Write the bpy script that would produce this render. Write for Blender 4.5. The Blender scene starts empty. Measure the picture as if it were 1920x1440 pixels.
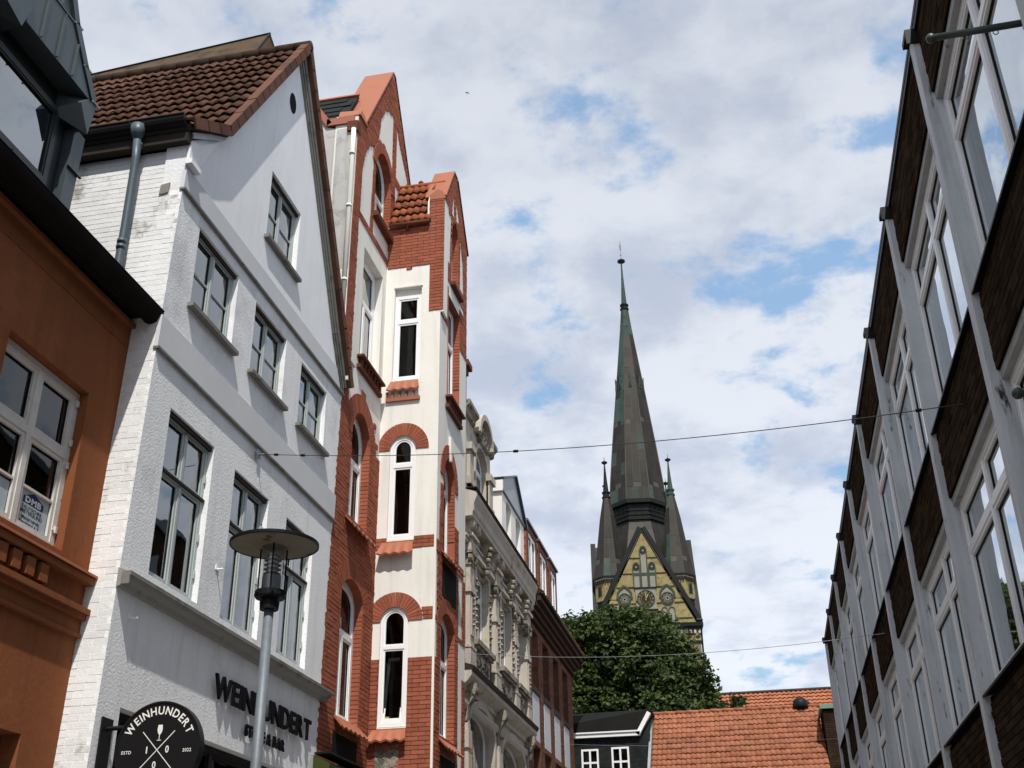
import bpy, math, random
import numpy as np
from mathutils import Vector, Matrix
from mathutils.geometry import tessellate_polygon
random.seed(7)
rng = np.random.default_rng(7)
SC = bpy.context.scene
COL = SC.collection

# ------------------------------------------------------------------ camera
FPX = 2137.0
CZ = 1.6
_up = np.array([-65.0, 4200.0, -FPX]); _up /= np.linalg.norm(_up)
_fw = np.array([500.0, -1080.0, -FPX]); _fw -= _up * _fw.dot(_up); _fw /= np.linalg.norm(_fw)
_rt = np.cross(_fw, _up)
CAMM = np.array([_rt, _fw, _up])            # camera axes -> world
cd = bpy.data.cameras.new('camera'); cam = bpy.data.objects.new('camera', cd); COL.objects.link(cam)
cd.sensor_width = 36.0; cd.lens = FPX / 1920 * 36.0; cd.clip_start = 0.05; cd.clip_end = 3000
cam.matrix_world = Matrix([[CAMM[r][c] for c in range(3)] + [(0, 0, CZ)[r]] for r in range(3)] + [[0, 0, 0, 1]])
SC.camera = cam

# ------------------------------------------------------------------ sun + sky
SUN = Vector((0.20, -0.62, 1.0)).normalized()
sl = bpy.data.lights.new('sun', 'SUN'); so = bpy.data.objects.new('sun', sl); COL.objects.link(so)
sl.energy = 4.8; sl.angle = math.radians(0.6); sl.color = (1.0, 0.945, 0.86)
so.rotation_euler = SUN.to_track_quat('Z', 'Y').to_euler()
W = bpy.data.worlds.new('World'); SC.world = W; W.use_nodes = True
nt = W.node_tree; nt.nodes.clear()
def N(t, **k):
    n = nt.nodes.new(t)
    for a, b in k.items(): setattr(n, a, b)
    return n
L = lambda a, b: nt.links.new(a, b)
out = N('ShaderNodeOutputWorld'); bg = N('ShaderNodeBackground'); bg.inputs[1].default_value = 0.15
sky = N('ShaderNodeTexSky'); sky.sky_type = 'NISHITA'; sky.sun_disc = False
sky.sun_elevation = math.asin(SUN.z); sky.sun_rotation = math.atan2(SUN.x, SUN.y)
sky.air_density = 1.0; sky.dust_density = 1.2; sky.ozone_density = 1.5
tc = N('ShaderNodeTexCoord'); sep = N('ShaderNodeSeparateXYZ'); L(tc.outputs['Generated'], sep.inputs[0])
def math_(op, a, b=None, c=None, clamp=False):
    n = N('ShaderNodeMath'); n.operation = op; n.use_clamp = clamp
    for i, v in enumerate((a, b, c)):
        if v is None: continue
        if isinstance(v, (int, float)): n.inputs[i].default_value = v
        else: L(v, n.inputs[i])
    return n.outputs[0]
zc = math_('MAXIMUM', sep.outputs[2], 0.0)
den = math_('ADD', zc, 0.22)
px_ = math_('DIVIDE', sep.outputs[0], den); py_ = math_('DIVIDE', sep.outputs[1], den)
cmb = N('ShaderNodeCombineXYZ'); L(px_, cmb.inputs[0]); L(py_, cmb.inputs[1]); cmb.inputs[2].default_value = 3.7
def noise(sc, det, rough, dist=0.0, src=None, off=None):
    n = N('ShaderNodeTexNoise'); n.inputs['Scale'].default_value = sc; n.inputs['Detail'].default_value = det
    n.inputs['Roughness'].default_value = rough; n.inputs['Distortion'].default_value = dist
    s = src or cmb.outputs[0]
    if off:
        m = N('ShaderNodeVectorMath'); m.operation = 'ADD'; L(s, m.inputs[0]); m.inputs[1].default_value = off; s = m.outputs[0]
    L(s, n.inputs['Vector']); return n.outputs['Fac']
n1 = noise(6.5, 8.0, 0.60, 0.10)
n2 = noise(1.9, 4.0, 0.5, 0.1, off=(4.2, 1.7, 0))
n3 = noise(4.5, 6.0, 0.55, 0.1, off=(9.1, 3.3, 2))
nd = noise(11.0, 8.0, 0.6, 0.2, off=(2.1, 8.3, 5))
cov = math_('ADD', math_('MULTIPLY', n1, 0.72), math_('MULTIPLY', n2, 0.32))
mr = N('ShaderNodeMapRange'); mr.interpolation_type = 'SMOOTHSTEP'; L(cov, mr.inputs[0])
mr.inputs[1].default_value = 0.385; mr.inputs[2].default_value = 0.495; mr.inputs[3].default_value = 0.10; mr.inputs[4].default_value = 1.0
mr2 = N('ShaderNodeMapRange'); mr2.interpolation_type = 'SMOOTHSTEP'
L(math_('ADD', math_('MULTIPLY', n3, 0.7), math_('MULTIPLY', nd, 0.3)), mr2.inputs[0])
mr2.inputs[1].default_value = 0.34; mr2.inputs[2].default_value = 0.56
cc = N('ShaderNodeMix'); cc.data_type = 'RGBA'; L(mr2.outputs[0], cc.inputs[0])
cc.inputs[6].default_value = (3.75, 4.2, 5.15, 1); cc.inputs[7].default_value = (5.5, 5.8, 6.4, 1)
# clouds brighter low on the horizon, greyer overhead
hz = N('ShaderNodeMapRange'); L(zc, hz.inputs[0]); hz.inputs[1].default_value = 0.15; hz.inputs[2].default_value = 0.85
hz.inputs[3].default_value = 1.10; hz.inputs[4].default_value = 0.77
cs = N('ShaderNodeVectorMath'); cs.operation = 'SCALE'; L(cc.outputs[2], cs.inputs[0]); L(hz.outputs[0], cs.inputs[3])
skm = N('ShaderNodeVectorMath'); skm.operation = 'MULTIPLY'; L(sky.outputs[0], skm.inputs[0]); skm.inputs[1].default_value = (1.75, 1.9, 1.75)
hs = N('ShaderNodeMapRange'); L(zc, hs.inputs[0]); hs.inputs[1].default_value = 0.0; hs.inputs[2].default_value = 0.55; hs.inputs[3].default_value = 0.35; hs.inputs[4].default_value = 1.0
sk2 = N('ShaderNodeVectorMath'); sk2.operation = 'SCALE'; L(skm.outputs[0], sk2.inputs[0]); L(hs.outputs[0], sk2.inputs[3])
mx = N('ShaderNodeMix'); mx.data_type = 'RGBA'; L(mr.outputs[0], mx.inputs[0]); L(sk2.outputs[0], mx.inputs[6]); L(cs.outputs[0], mx.inputs[7])
L(mx.outputs[2], bg.inputs[0]); L(bg.outputs[0], out.inputs[0])
SC.view_settings.view_transform = 'Standard'; SC.view_settings.look = 'None'
SC.view_settings.exposure = 0.0; SC.view_settings.gamma = 1.0
SC.view_settings.use_curve_mapping = False

# ------------------------------------------------------------------ materials
def material(name, col, rough=0.85, var=0.12, vscale=1.2, bump=0.0, bscale=40.0, island=0.0, streak=0.0,
             metal=0.0, spec=0.08, col2=None, patch=None, bdist=0.01, det=6.0, pstretch=None):
    m = bpy.data.materials.new(name); m.use_nodes = True
    t = m.node_tree; b = t.nodes['Principled BSDF']
    def K(ty, **k):
        n = t.nodes.new(ty)
        for a, c in k.items(): setattr(n, a, c)
        return n
    lk = t.links.new
    geo = K('ShaderNodeNewGeometry')
    pos = geo.outputs['Position']
    def no(sc, d=det, r=0.6, vec=None):
        n = K('ShaderNodeTexNoise'); n.inputs['Scale'].default_value = sc; n.inputs['Detail'].default_value = d
        n.inputs['Roughness'].default_value = r; lk(vec or pos, n.inputs['Vector']); return n.outputs['Fac']
    def mth(op, a, c, clamp=False):
        n = K('ShaderNodeMath'); n.operation = op; n.use_clamp = clamp
        for i, v in enumerate((a, c)):
            if isinstance(v, (int, float)): n.inputs[i].default_value = v
            else: lk(v, n.inputs[i])
        return n.outputs[0]
    v = mth('MULTIPLY', mth('SUBTRACT', no(vscale), 0.5), 2 * var * 2)
    v = mth('ADD', v, mth('MULTIPLY', mth('SUBTRACT', no(vscale * 14, 3), 0.5), var * 1.5))
    if island:
        oi = K('ShaderNodeObjectInfo')
        r = mth('FRACT', mth('ADD', geo.outputs['Random Per Island'], oi.outputs['Random']), 0.0)
        v = mth('ADD', v, mth('MULTIPLY', mth('SUBTRACT', r, 0.5), island * 2))
    if streak:
        mp = K('ShaderNodeMapping'); mp.inputs['Scale'].default_value = (5, 5, 0.35); lk(pos, mp.inputs[0])
        v = mth('SUBTRACT', v, mth('MULTIPLY', mth('MAXIMUM', mth('SUBTRACT', no(1.4, 5, 0.6, mp.outputs[0]), 0.5), 0.0), streak * 6))
    v = mth('ADD', v, 1.0); v = mth('MAXIMUM', v, 0.1)
    base = K('ShaderNodeRGB'); base.outputs[0].default_value = (*col, 1); c = base.outputs[0]
    if col2:
        r2 = K('ShaderNodeMapRange'); r2.interpolation_type = 'SMOOTHSTEP'
        p = patch or (0.5, 0.62, 1.0)
        pv = None
        if pstretch:
            mp2 = K('ShaderNodeMapping'); mp2.inputs['Scale'].default_value = pstretch; lk(pos, mp2.inputs[0]); pv = mp2.outputs[0]
        lk(no(p[2], 7, 0.65, pv), r2.inputs[0]); r2.inputs[1].default_value = p[0]; r2.inputs[2].default_value = p[1]
        mm = K('ShaderNodeMix', data_type='RGBA'); lk(r2.outputs[0], mm.inputs[0]); lk(c, mm.inputs[6]); mm.inputs[7].default_value = (*col2, 1); c = mm.outputs[2]
    vm = K('ShaderNodeVectorMath', operation='SCALE'); lk(c, vm.inputs[0]); lk(v, vm.inputs[3])
    lk(vm.outputs[0], b.inputs['Base Color'])
    b.inputs['Roughness'].default_value = rough; b.inputs['Metallic'].default_value = metal
    b.inputs['Specular IOR Level'].default_value = spec
    if bump:
        bp = K('ShaderNodeBump'); bp.inputs['Strength'].default_value = bump; bp.inputs['Distance'].default_value = bdist
        lk(no(bscale, 4, 0.6), bp.inputs['Height']); lk(bp.outputs[0], b.inputs['Normal'])
    return m

def glass_mat(name, tint=(0.55, 0.6, 0.6), boost=1.6, base=0.05):
    m = bpy.data.materials.new(name); m.use_nodes = True; t = m.node_tree; t.nodes.clear(); lk = t.links.new
    o = t.nodes.new('ShaderNodeOutputMaterial'); mixn = t.nodes.new('ShaderNodeMixShader')
    tr = t.nodes.new('ShaderNodeBsdfTransparent'); tr.inputs[0].default_value = (*tint, 1)
    gl = t.nodes.new('ShaderNodeBsdfGlossy'); gl.inputs['Roughness'].default_value = 0.015; gl.inputs[0].default_value = (0.93, 0.97, 1, 1)
    fr = t.nodes.new('ShaderNodeFresnel'); fr.inputs[0].default_value = 1.5
    mu = t.nodes.new('ShaderNodeMath'); mu.operation = 'MULTIPLY_ADD'; mu.use_clamp = True
    mu.inputs[1].default_value = boost; mu.inputs[2].default_value = base
    # slightly wavy panes
    geo = t.nodes.new('ShaderNodeNewGeometry'); nz = t.nodes.new('ShaderNodeTexNoise'); nz.inputs['Scale'].default_value = 1.6; nz.inputs['Detail'].default_value = 1
    lk(geo.outputs['Position'], nz.inputs['Vector'])
    bp = t.nodes.new('ShaderNodeBump'); bp.inputs['Strength'].default_value = 0.25; bp.inputs['Distance'].default_value = 0.02; lk(nz.outputs['Fac'], bp.inputs['Height'])
    lk(bp.outputs[0], gl.inputs['Normal'])
    lk(fr.outputs[0], mu.inputs[0]); lk(mu.outputs[0], mixn.inputs[0]); lk(tr.outputs[0], mixn.inputs[1]); lk(gl.outputs[0], mixn.inputs[2]); lk(mixn.outputs[0], o.inputs[0])
    return m

M = dict(
 white_rough=material('white_roughcast', (.84,.86,.885), var=.05, vscale=.8, bump=.36, bscale=36, bdist=.02, streak=.09, col2=(.66,.675,.70), patch=(.52,.72,.9)),
 white_smooth=material('white_smooth_plaster', (.83,.85,.875), var=.05, vscale=1.0, bump=.15, bscale=9, bdist=.01, streak=.06),
 white_brick=material('whitewashed_brick', (.74,.75,.76), var=.10, vscale=1.1, bump=.5, bscale=30, bdist=.008, island=.05, col2=(.33,.32,.29), patch=(.57,.70,1.6)),
 band=material('grey_white_band', (.60,.62,.65), var=.06, vscale=1.2, bump=.12, bscale=12),
 ledge=material('weathered_ledge', (.21,.205,.19), var=.15, vscale=3, bump=.4, bscale=30, col2=(.12,.12,.10), patch=(.5,.65,3)),
 orange=material('orange_plaster', (.230,.082,.035), var=.12, vscale=1.1, bump=.3, bscale=14, streak=.14, bdist=.012, col2=(.265,.098,.044), patch=(.55,.72,1.3)),
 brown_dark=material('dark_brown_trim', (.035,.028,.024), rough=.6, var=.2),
 red=material('red_painted_brick', (.305,.100,.060), var=.08, vscale=1.3, bump=.5, bscale=28, island=.15, streak=.14, bdist=.008),
 red_joint=material('red_painted_joint', (.17,.050,.030), var=.1, vscale=2),
 red_smooth=material('red_painted_sill', (.33,.108,.055), rough=.6, var=.08, vscale=3, spec=.4),
 red_dark=material('dark_red_trim', (.13,.045,.03), rough=.7, var=.15, vscale=3),
 cream=material('cream_plaster', (.79,.775,.73), var=.045, vscale=1.1, bump=.15, bscale=10, streak=.10),
 cream_dirty=material('stained_cream_plaster', (.46,.42,.365), var=.10, vscale=1.5, bump=.3, bscale=14, streak=.22, col2=(.30,.27,.20), patch=(.56,.7,1.6)),
 ornament=material('weathered_stucco_ornament', (.30,.27,.22), var=.2, vscale=5, bump=.5, bscale=25, col2=(.10,.09,.07), patch=(.48,.6,5)),
 grey_wall=material('grey_render', (.50,.50,.49), var=.10, vscale=1.6, bump=.2, bscale=12, col2=(.36,.36,.35), patch=(.5,.62,2), streak=.2),
 zinc=material('grey_zinc_sheet', (.085,.105,.115), rough=.42, var=.14, vscale=1.5, metal=.55, spec=.5),
 zinc_light=material('pale_zinc_sheet', (.33,.36,.38), rough=.45, var=.12, vscale=1.5, metal=.4),
 pipe=material('galvanised_downpipe', (.10,.13,.15), rough=.45, var=.12, vscale=4, metal=.3, streak=.1),
 galv=material('galvanised_steel', (.135,.16,.185), rough=.55, var=.16, vscale=18, metal=.15, spec=.5, det=3),
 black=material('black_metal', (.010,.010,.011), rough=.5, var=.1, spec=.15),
 disc=material('lamp_disc_underside', (.20,.19,.15), rough=.7, var=.12, vscale=8, col2=(.05,.035,.02), patch=(.58,.72,6)),
 winframe=material('grey_green_window_paint', (.40,.45,.45), rough=.45, var=.04, spec=.4),
 winframe_dark=material('slate_grey_window_paint', (.17,.20,.21), rough=.45, var=.05, spec=.4),
 winwhite=material('white_window_frame', (.84,.85,.86), rough=.35, var=.03, spec=.45),
 winwhite_worn=material('worn_white_window_paint', (.62,.60,.57), rough=.5, var=.12, vscale=6, bump=.2, bscale=30, col2=(.25,.18,.13), patch=(.62,.72,9)),
 winbronze=material('anthracite_window_frame', (.02,.026,.03), rough=.4, var=.08, spec=.5),
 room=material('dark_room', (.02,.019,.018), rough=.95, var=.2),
 room_mid=material('dim_room', (.22,.23,.23), rough=.95, var=.2),
 curtain=material('white_net_curtain', (.55,.54,.50), rough=.9, var=.08, vscale=4),
 blind=material('brown_curtain', (.14,.075,.055), rough=.9, var=.15, vscale=4),
 tile_brown=material('weathered_brown_pantile', (.088,.042,.027), rough=.75, var=.22, vscale=3, bump=.3, bscale=30, island=.22, col2=(.045,.026,.020), patch=(.5,.66,2.5)),
 tile_verge=material('brown_verge_tile', (.115,.056,.037), rough=.7, var=.18, vscale=3, island=.2),
 tile_red=material('mossy_red_pantile', (.27,.085,.04), rough=.7, var=.22, vscale=3, bump=.3, bscale=30, island=.2, col2=(.05,.035,.025), patch=(.55,.66,4)),
 tile_orange=material('orange_clay_tile', (.285,.112,.064), rough=.75, var=.14, vscale=2, bump=.3, bscale=30, island=.16, col2=(.12,.06,.042), patch=(.58,.72,2.2)),
 tile_far=material('far_orange_clay_tile', (.33,.125,.070), rough=.8, var=.12, vscale=2, island=.15),
 slate=material('dark_roof_slate', (.020,.023,.024), rough=.8, var=.15, vscale=4, island=.2),
 bitumen=material('black_roof_felt', (.012,.012,.012), rough=.85, var=.2),
 brick_dark=material('dark_brown_clinker', (.038,.026,.018), spec=.0, rough=.9, var=.2, vscale=2, bump=.4, bscale=30, island=.30),
 joint_dark=material('dark_mortar', (.013,.010,.0075), spec=.0, rough=.95, var=.2),
 brick_brown=material('brown_red_brick', (.145,.070,.047), rough=.8, var=.15, vscale=2, bump=.3, bscale=30, island=.30),
 joint_brown=material('brown_mortar', (.10,.062,.045), rough=.95, var=.15),
 concrete=material('painted_concrete_fin', (.60,.63,.655), rough=.7, var=.08, vscale=2.2, bump=.25, bscale=18, col2=(.055,.06,.055), patch=(.60,.70,3.2), streak=.26, pstretch=(3,3,.6)),
 concrete2=material('grey_concrete_lintel', (.36,.37,.37), rough=.8, var=.15, vscale=3, bump=.3, bscale=20, col2=(.13,.12,.11), patch=(.6,.7,5)),
 panel=material('pale_blue_grey_panel', (.50,.525,.56), rough=.6, var=.06, vscale=3),
 ochre=material('ochre_board', (.45,.25,.07), rough=.7, var=.1),
 yellow_brick=material('yellow_church_brick', (.27,.225,.11), rough=.85, var=.2, vscale=1.2, bump=.3, bscale=6, bdist=.05, col2=(.20,.15,.06), patch=(.5,.62,2.5)),
 tower_brick=material('brown_tower_brick', (.20,.155,.105), rough=.85, var=.25, vscale=.8, bump=.3, bscale=4),
 green_trim=material('dark_green_glazed_brick', (.045,.065,.045), rough=.55, var=.25, vscale=3),
 stone_grey=material('grey_blind_panel', (.24,.23,.20), rough=.85, var=.15, vscale=1.2),
 copper=material('brown_copper_sheet', (.035,.033,.030), rough=.5, var=.12, vscale=.22, metal=.25, island=.15, streak=.05, col2=(.036,.046,.040), patch=(.60,.75,.35)),
 copper_dark=material('dark_copper_sheet', (.018,.020,.020), rough=.5, var=.25, vscale=.3, metal=.25, island=.15),
 copper_green=material('green_copper_patina', (.050,.078,.066), rough=.7, var=.22, vscale=.6, island=.18, col2=(.035,.05,.045), patch=(.5,.65,1.2)),
 copper_seam=material('copper_seam', (.075,.07,.062), rough=.55, var=.2, vscale=.5),
 gold=material('gilt_clock_metal', (.34,.27,.13), rough=.35, var=.1, metal=.6),
 clock_dark=material('dark_clock_dial', (.03,.028,.024), rough=.6, var=.2, vscale=2),
 cap_green=material('green_copper_cap', (.16,.27,.22), rough=.7, var=.15),
 bark=material('bark', (.06,.045,.032), rough=.95, var=.3, vscale=6, bump=.6, bscale=20),
 paving=material('grey_stone_paving', (.22,.21,.20), rough=.85, var=.15, vscale=2, bump=.3, bscale=12),
 ground=material('far_ground', (.14,.14,.12), rough=.95, var=.2, vscale=.1),
 wire=material('steel_wire', (.06,.06,.062), rough=.5, metal=.4),
 wire_pale=material('pale_steel_wire', (.35,.36,.37), rough=.5, metal=.3),
 ink_blue=material('blue_print', (.02,.05,.16), rough=.6, var=.02),
 ink_dark=material('dark_print', (.03,.04,.06), rough=.6, var=.02),
 poster=material('pale_grey_sticker', (.42,.50,.54), rough=.5, var=.04),
 sign_white=material('white_sign_print', (.78,.78,.77), rough=.5, var=.02),
 green_fascia=material('olive_green_shop_fascia', (.05,.065,.02), rough=.5, var=.15),
 bird=material('dark_bird', (.02,.02,.022), rough=.8),
 glass=glass_mat('window_glass', base=.11),
 glass_sky=glass_mat('reflective_window_glass', tint=(.72,.76,.78), boost=1.9, base=.22),
 glass_dark=glass_mat('dark_window_glass', tint=(.35,.35,.35), boost=.8, base=.01),
 lampglass=glass_mat('lamp_cylinder_glass', tint=(.93,.95,.95), boost=.5, base=.03),
)
def leafmat():
    m = bpy.data.materials.new('green_leaves'); m.use_nodes = True; t = m.node_tree; b = t.nodes['Principled BSDF']; lk = t.links.new
    geo = t.nodes.new('ShaderNodeNewGeometry'); cr = t.nodes.new('ShaderNodeValToRGB')
    cr.color_ramp.elements[0].color = (.012,.028,.007,1); cr.color_ramp.elements[1].color = (.070,.104,.025,1)
    nz = t.nodes.new('ShaderNodeTexNoise'); nz.inputs['Scale'].default_value = .9; nz.inputs['Detail'].default_value = 3; lk(geo.outputs['Position'], nz.inputs['Vector'])
    ma = t.nodes.new('ShaderNodeMath'); ma.operation = 'MULTIPLY_ADD'; lk(nz.outputs['Fac'], ma.inputs[0]); ma.inputs[1].default_value = 1.8; ma.inputs[2].default_value = -.72
    mb_ = t.nodes.new('ShaderNodeMath'); mb_.operation = 'MULTIPLY_ADD'; mb_.use_clamp = True; lk(geo.outputs['Random Per Island'], mb_.inputs[0]); mb_.inputs[1].default_value = .7; lk(ma.outputs[0], mb_.inputs[2])
    lk(mb_.outputs[0], cr.inputs[0]); lk(cr.outputs[0], b.inputs['Base Color'])
    b.inputs['Roughness'].default_value = .6; b.inputs['Specular IOR Level'].default_value = .3
    tl = t.nodes.new('ShaderNodeBsdfTranslucent'); tl.inputs[0].default_value = (.05,.085,.015,1)
    mx = t.nodes.new('ShaderNodeMixShader'); mx.inputs[0].default_value = .25
    o = t.nodes['Material Output']; lk(b.outputs[0], mx.inputs[1]); lk(tl.outputs[0], mx.inputs[2]); lk(mx.outputs[0], o.inputs[0])
    return m
M['leaf'] = leafmat()
M['twig_dark'] = M['bark']

# ------------------------------------------------------------------ frames and mesh builders
class Fr:
    """surface frame: u along, v up, w outward"""
    def __init__(s, o, eu, ev, ew):
        s.o, s.eu, s.ev, s.ew = [np.array(a, float) for a in (o, eu, ev, ew)]
    def P(s, u, v, w=0.0): return s.o + u * s.eu + v * s.ev + w * s.ew
def FL(X): return Fr((X, 0, 0), (0, 1, 0), (0, 0, 1), (1, 0, 0))      # left facades: u = y
def FR(X): return Fr((X, 0, 0), (0, 1, 0), (0, 0, 1), (-1, 0, 0))     # right facades: u = y
def FS(Y): return Fr((0, Y, 0), (1, 0, 0), (0, 0, 1), (0, -1, 0))     # walls facing the camera: u = x
FW = Fr((0, 0, 0), (1, 0, 0), (0, 1, 0), (0, 0, 1))                   # world

class MB:
    def __init__(s): s.v = []; s.f = []
    def quad(s, a, b, c, d):
        i = len(s.v); s.v += [a, b, c, d]; s.f.append((i, i+1, i+2, i+3)); return s
    def tri(s, a, b, c):
        i = len(s.v); s.v += [a, b, c]; s.f.append((i, i+1, i+2)); return s
    def hexa(s, p):
        i = len(s.v); s.v += [np.array(q, float) for q in p]
        c = sum(s.v[i:i+8]) / 8.0
        for f in ((0,1,2,3),(4,5,6,7),(0,1,5,4),(1,2,6,5),(2,3,7,6),(3,0,4,7)):
            q = [s.v[i+k] for k in f]
            n = np.cross(q[1]-q[0], q[2]-q[0]) + np.cross(q[2]-q[0], q[3]-q[0])
            if n.dot(sum(q)/4.0 - c) < 0: f = f[::-1]
            s.f.append(tuple(i+k for k in f))
        return s
    def box(s, F, u0, u1, v0, v1, w0, w1):
        return s.hexa([F.P(u0,v0,w0),F.P(u1,v0,w0),F.P(u1,v1,w0),F.P(u0,v1,w0),F.P(u0,v0,w1),F.P(u1,v0,w1),F.P(u1,v1,w1),F.P(u0,v1,w1)])
    def wbox(s, x0, x1, y0, y1, z0, z1): return s.box(FW, x0, x1, y0, y1, z0, z1)
    def prism(s, F, outer, w0, w1, holes=(), back=False, front=True, rim=True):
        loops = [list(outer)] + [list(h) for h in holes]
        tl = [[Vector((p[0], p[1], 0)) for p in lp] for lp in loops]
        flat = [p for lp in loops for p in lp]
        tris = tessellate_polygon(tl)
        def add(w, sgn):
            i0 = len(s.v)
            s.v += [F.P(p[0], p[1], w) for p in flat]
            for t in tris:
                a, b, c = [s.v[i0+k] for k in t]
                n = np.cross(b-a, c-a)
                if n.dot(F.ew) * sgn < 0: t = (t[0], t[2], t[1])
                s.f.append((i0+t[0], i0+t[1], i0+t[2]))
        if front: add(w1, 1)
        if back: add(w0, -1)
        if rim:
            for li, lp in enumerate(loops):
                ar = sum(lp[k][0]*lp[(k+1) % len(lp)][1]-lp[(k+1) % len(lp)][0]*lp[k][1] for k in range(len(lp)))
                for k in range(len(lp)):
                    p, q = lp[k], lp[(k+1) % len(lp)]
                    nn = (q[1]-p[1], -(q[0]-p[0])) if ar > 0 else (-(q[1]-p[1]), q[0]-p[0])   # outward of loop
                    if li: nn = (-nn[0], -nn[1])
                    nw = nn[0]*F.eu + nn[1]*F.ev
                    a, b, c, d = F.P(p[0],p[1],w0), F.P(q[0],q[1],w0), F.P(q[0],q[1],w1), F.P(p[0],p[1],w1)
                    if np.cross(b-a, c-a).dot(nw) < 0: a, b, c, d = d, c, b, a
                    s.quad(a, b, c, d)
        return s
    def tube(s, pts, r, n=8, cap=True):
        pts = [np.array(p, float) for p in pts]
        rr = r if isinstance(r, (list, tuple)) else [r]*len(pts)
        i0 = len(s.v); ref = None
        for k, p in enumerate(pts):
            d = pts[min(k+1, len(pts)-1)] - pts[max(k-1, 0)]; d /= (np.linalg.norm(d) + 1e-9)
            if ref is None: ref = np.array([0, 0, 1.]) if abs(d[2]) < .9 else np.array([1., 0, 0])
            a = np.cross(d, ref); a /= (np.linalg.norm(a)+1e-9); b = np.cross(a, d); ref = b
            for j in range(n):
                t = 2*math.pi*j/n; s.v.append(p + rr[k]*(math.cos(t)*a + math.sin(t)*b))
        for k in range(len(pts)-1):
            for j in range(n):
                a = i0+k*n+j; b = i0+k*n+(j+1) % n; s.f.append((a, a+n, b+n, b))
        if cap:
            s.f.append(tuple(i0+j for j in range(n))); s.f.append(tuple(i0+(len(pts)-1)*n+j for j in reversed(range(n))))
        return s
    def lathe(s, c, prof, n=16, axis='z', F=None):
        """prof: list of (r, h)"""
        i0 = len(s.v); c = np.array(c, float)
        for r, h in prof:
            for j in range(n):
                t = 2*math.pi*(j+.5)/n
                if F is not None: s.v.append(F.P(c[0]+r*math.cos(t), c[1]+r*math.sin(t), c[2]+h))
                else: s.v.append(c + np.array([r*math.cos(t), r*math.sin(t), h]))
        for k in range(len(prof)-1):
            for j in range(n):
                a = i0+k*n+j; b = i0+k*n+(j+1) % n; s.f.append((a, b, b+n, a+n))
        s.f.append(tuple(i0+j for j in reversed(range(n)))); s.f.append(tuple(i0+(len(prof)-1)*n+j for j in range(n)))
        return s

BASE = {}
def thing(name, label, cat, loc=(0, 0, 0), group=None):
    o = bpy.data.objects.new(name, None); COL.objects.link(o); o.location = loc; o.empty_display_size = .3
    o['label'] = label; o['category'] = cat
    if group: o['group'] = group
    BASE[o.name] = np.array(loc, float); return o
def part(name, mb, mat, parent=None, smooth=False, kind=None, label=None, mats=None):
    me = bpy.data.meshes.new(name)
    base = BASE[parent.name] if parent is not None else np.zeros(3)
    v = np.array(mb.v, float) - base
    me.from_pydata([tuple(p) for p in v], [], mb.f)
    me.materials.append(M[mat] if isinstance(mat, str) else mat)
    if smooth: me.polygons.foreach_set('use_smooth', [True]*len(me.polygons))
    me.update()
    o = bpy.data.objects.new(name, me); COL.objects.link(o)
    if parent is not None: o.parent = parent; BASE[o.name] = base
    if kind: o['kind'] = kind
    if label: o['label'] = label
    return o
def inst(name, me, parent, pos, rot=None):
    o = bpy.data.objects.new(name, me); COL.objects.link(o); o.parent = parent
    p = np.array(pos, float) - BASE[parent.name]; o.location = p
    if rot is not None: o.rotation_euler = rot
    return o
def solo(name, mb, mat, label, cat, smooth=False, group=None, loc=None):
    """a thing that is one mesh, origin at its base"""
    v = np.array(mb.v, float)
    if loc is None: loc = (v[:, 0].mean(), v[:, 1].mean(), v[:, 2].min())
    loc = np.array(loc, float)
    me = bpy.data.meshes.new(name); me.from_pydata([tuple(p) for p in v-loc], [], mb.f); me.materials.append(M[mat])
    if smooth: me.polygons.foreach_set('use_smooth', [True]*len(me.polygons))
    o = bpy.data.objects.new(name, me); COL.objects.link(o); o.location = loc
    o['label'] = label; o['category'] = cat
    if group: o['group'] = group
    BASE[o.name] = loc
    return o
def mesh_of(mb, name, mat):
    me = bpy.data.meshes.new(name); me.from_pydata([tuple(p) for p in mb.v], [], mb.f); me.materials.append(M[mat]); return me
def pix(P):
    d = CAMM.T @ (np.array(P, float) - (0, 0, CZ))
    if d[2] > -1e-3: return None
    return 960 + FPX*d[0]/-d[2], 720 - FPX*d[1]/-d[2], -d[2]
def seen(P, m=30):
    q = pix(P); return q is not None and -m < q[0] < 1920+m and -m < q[1] < 1440+m

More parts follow.
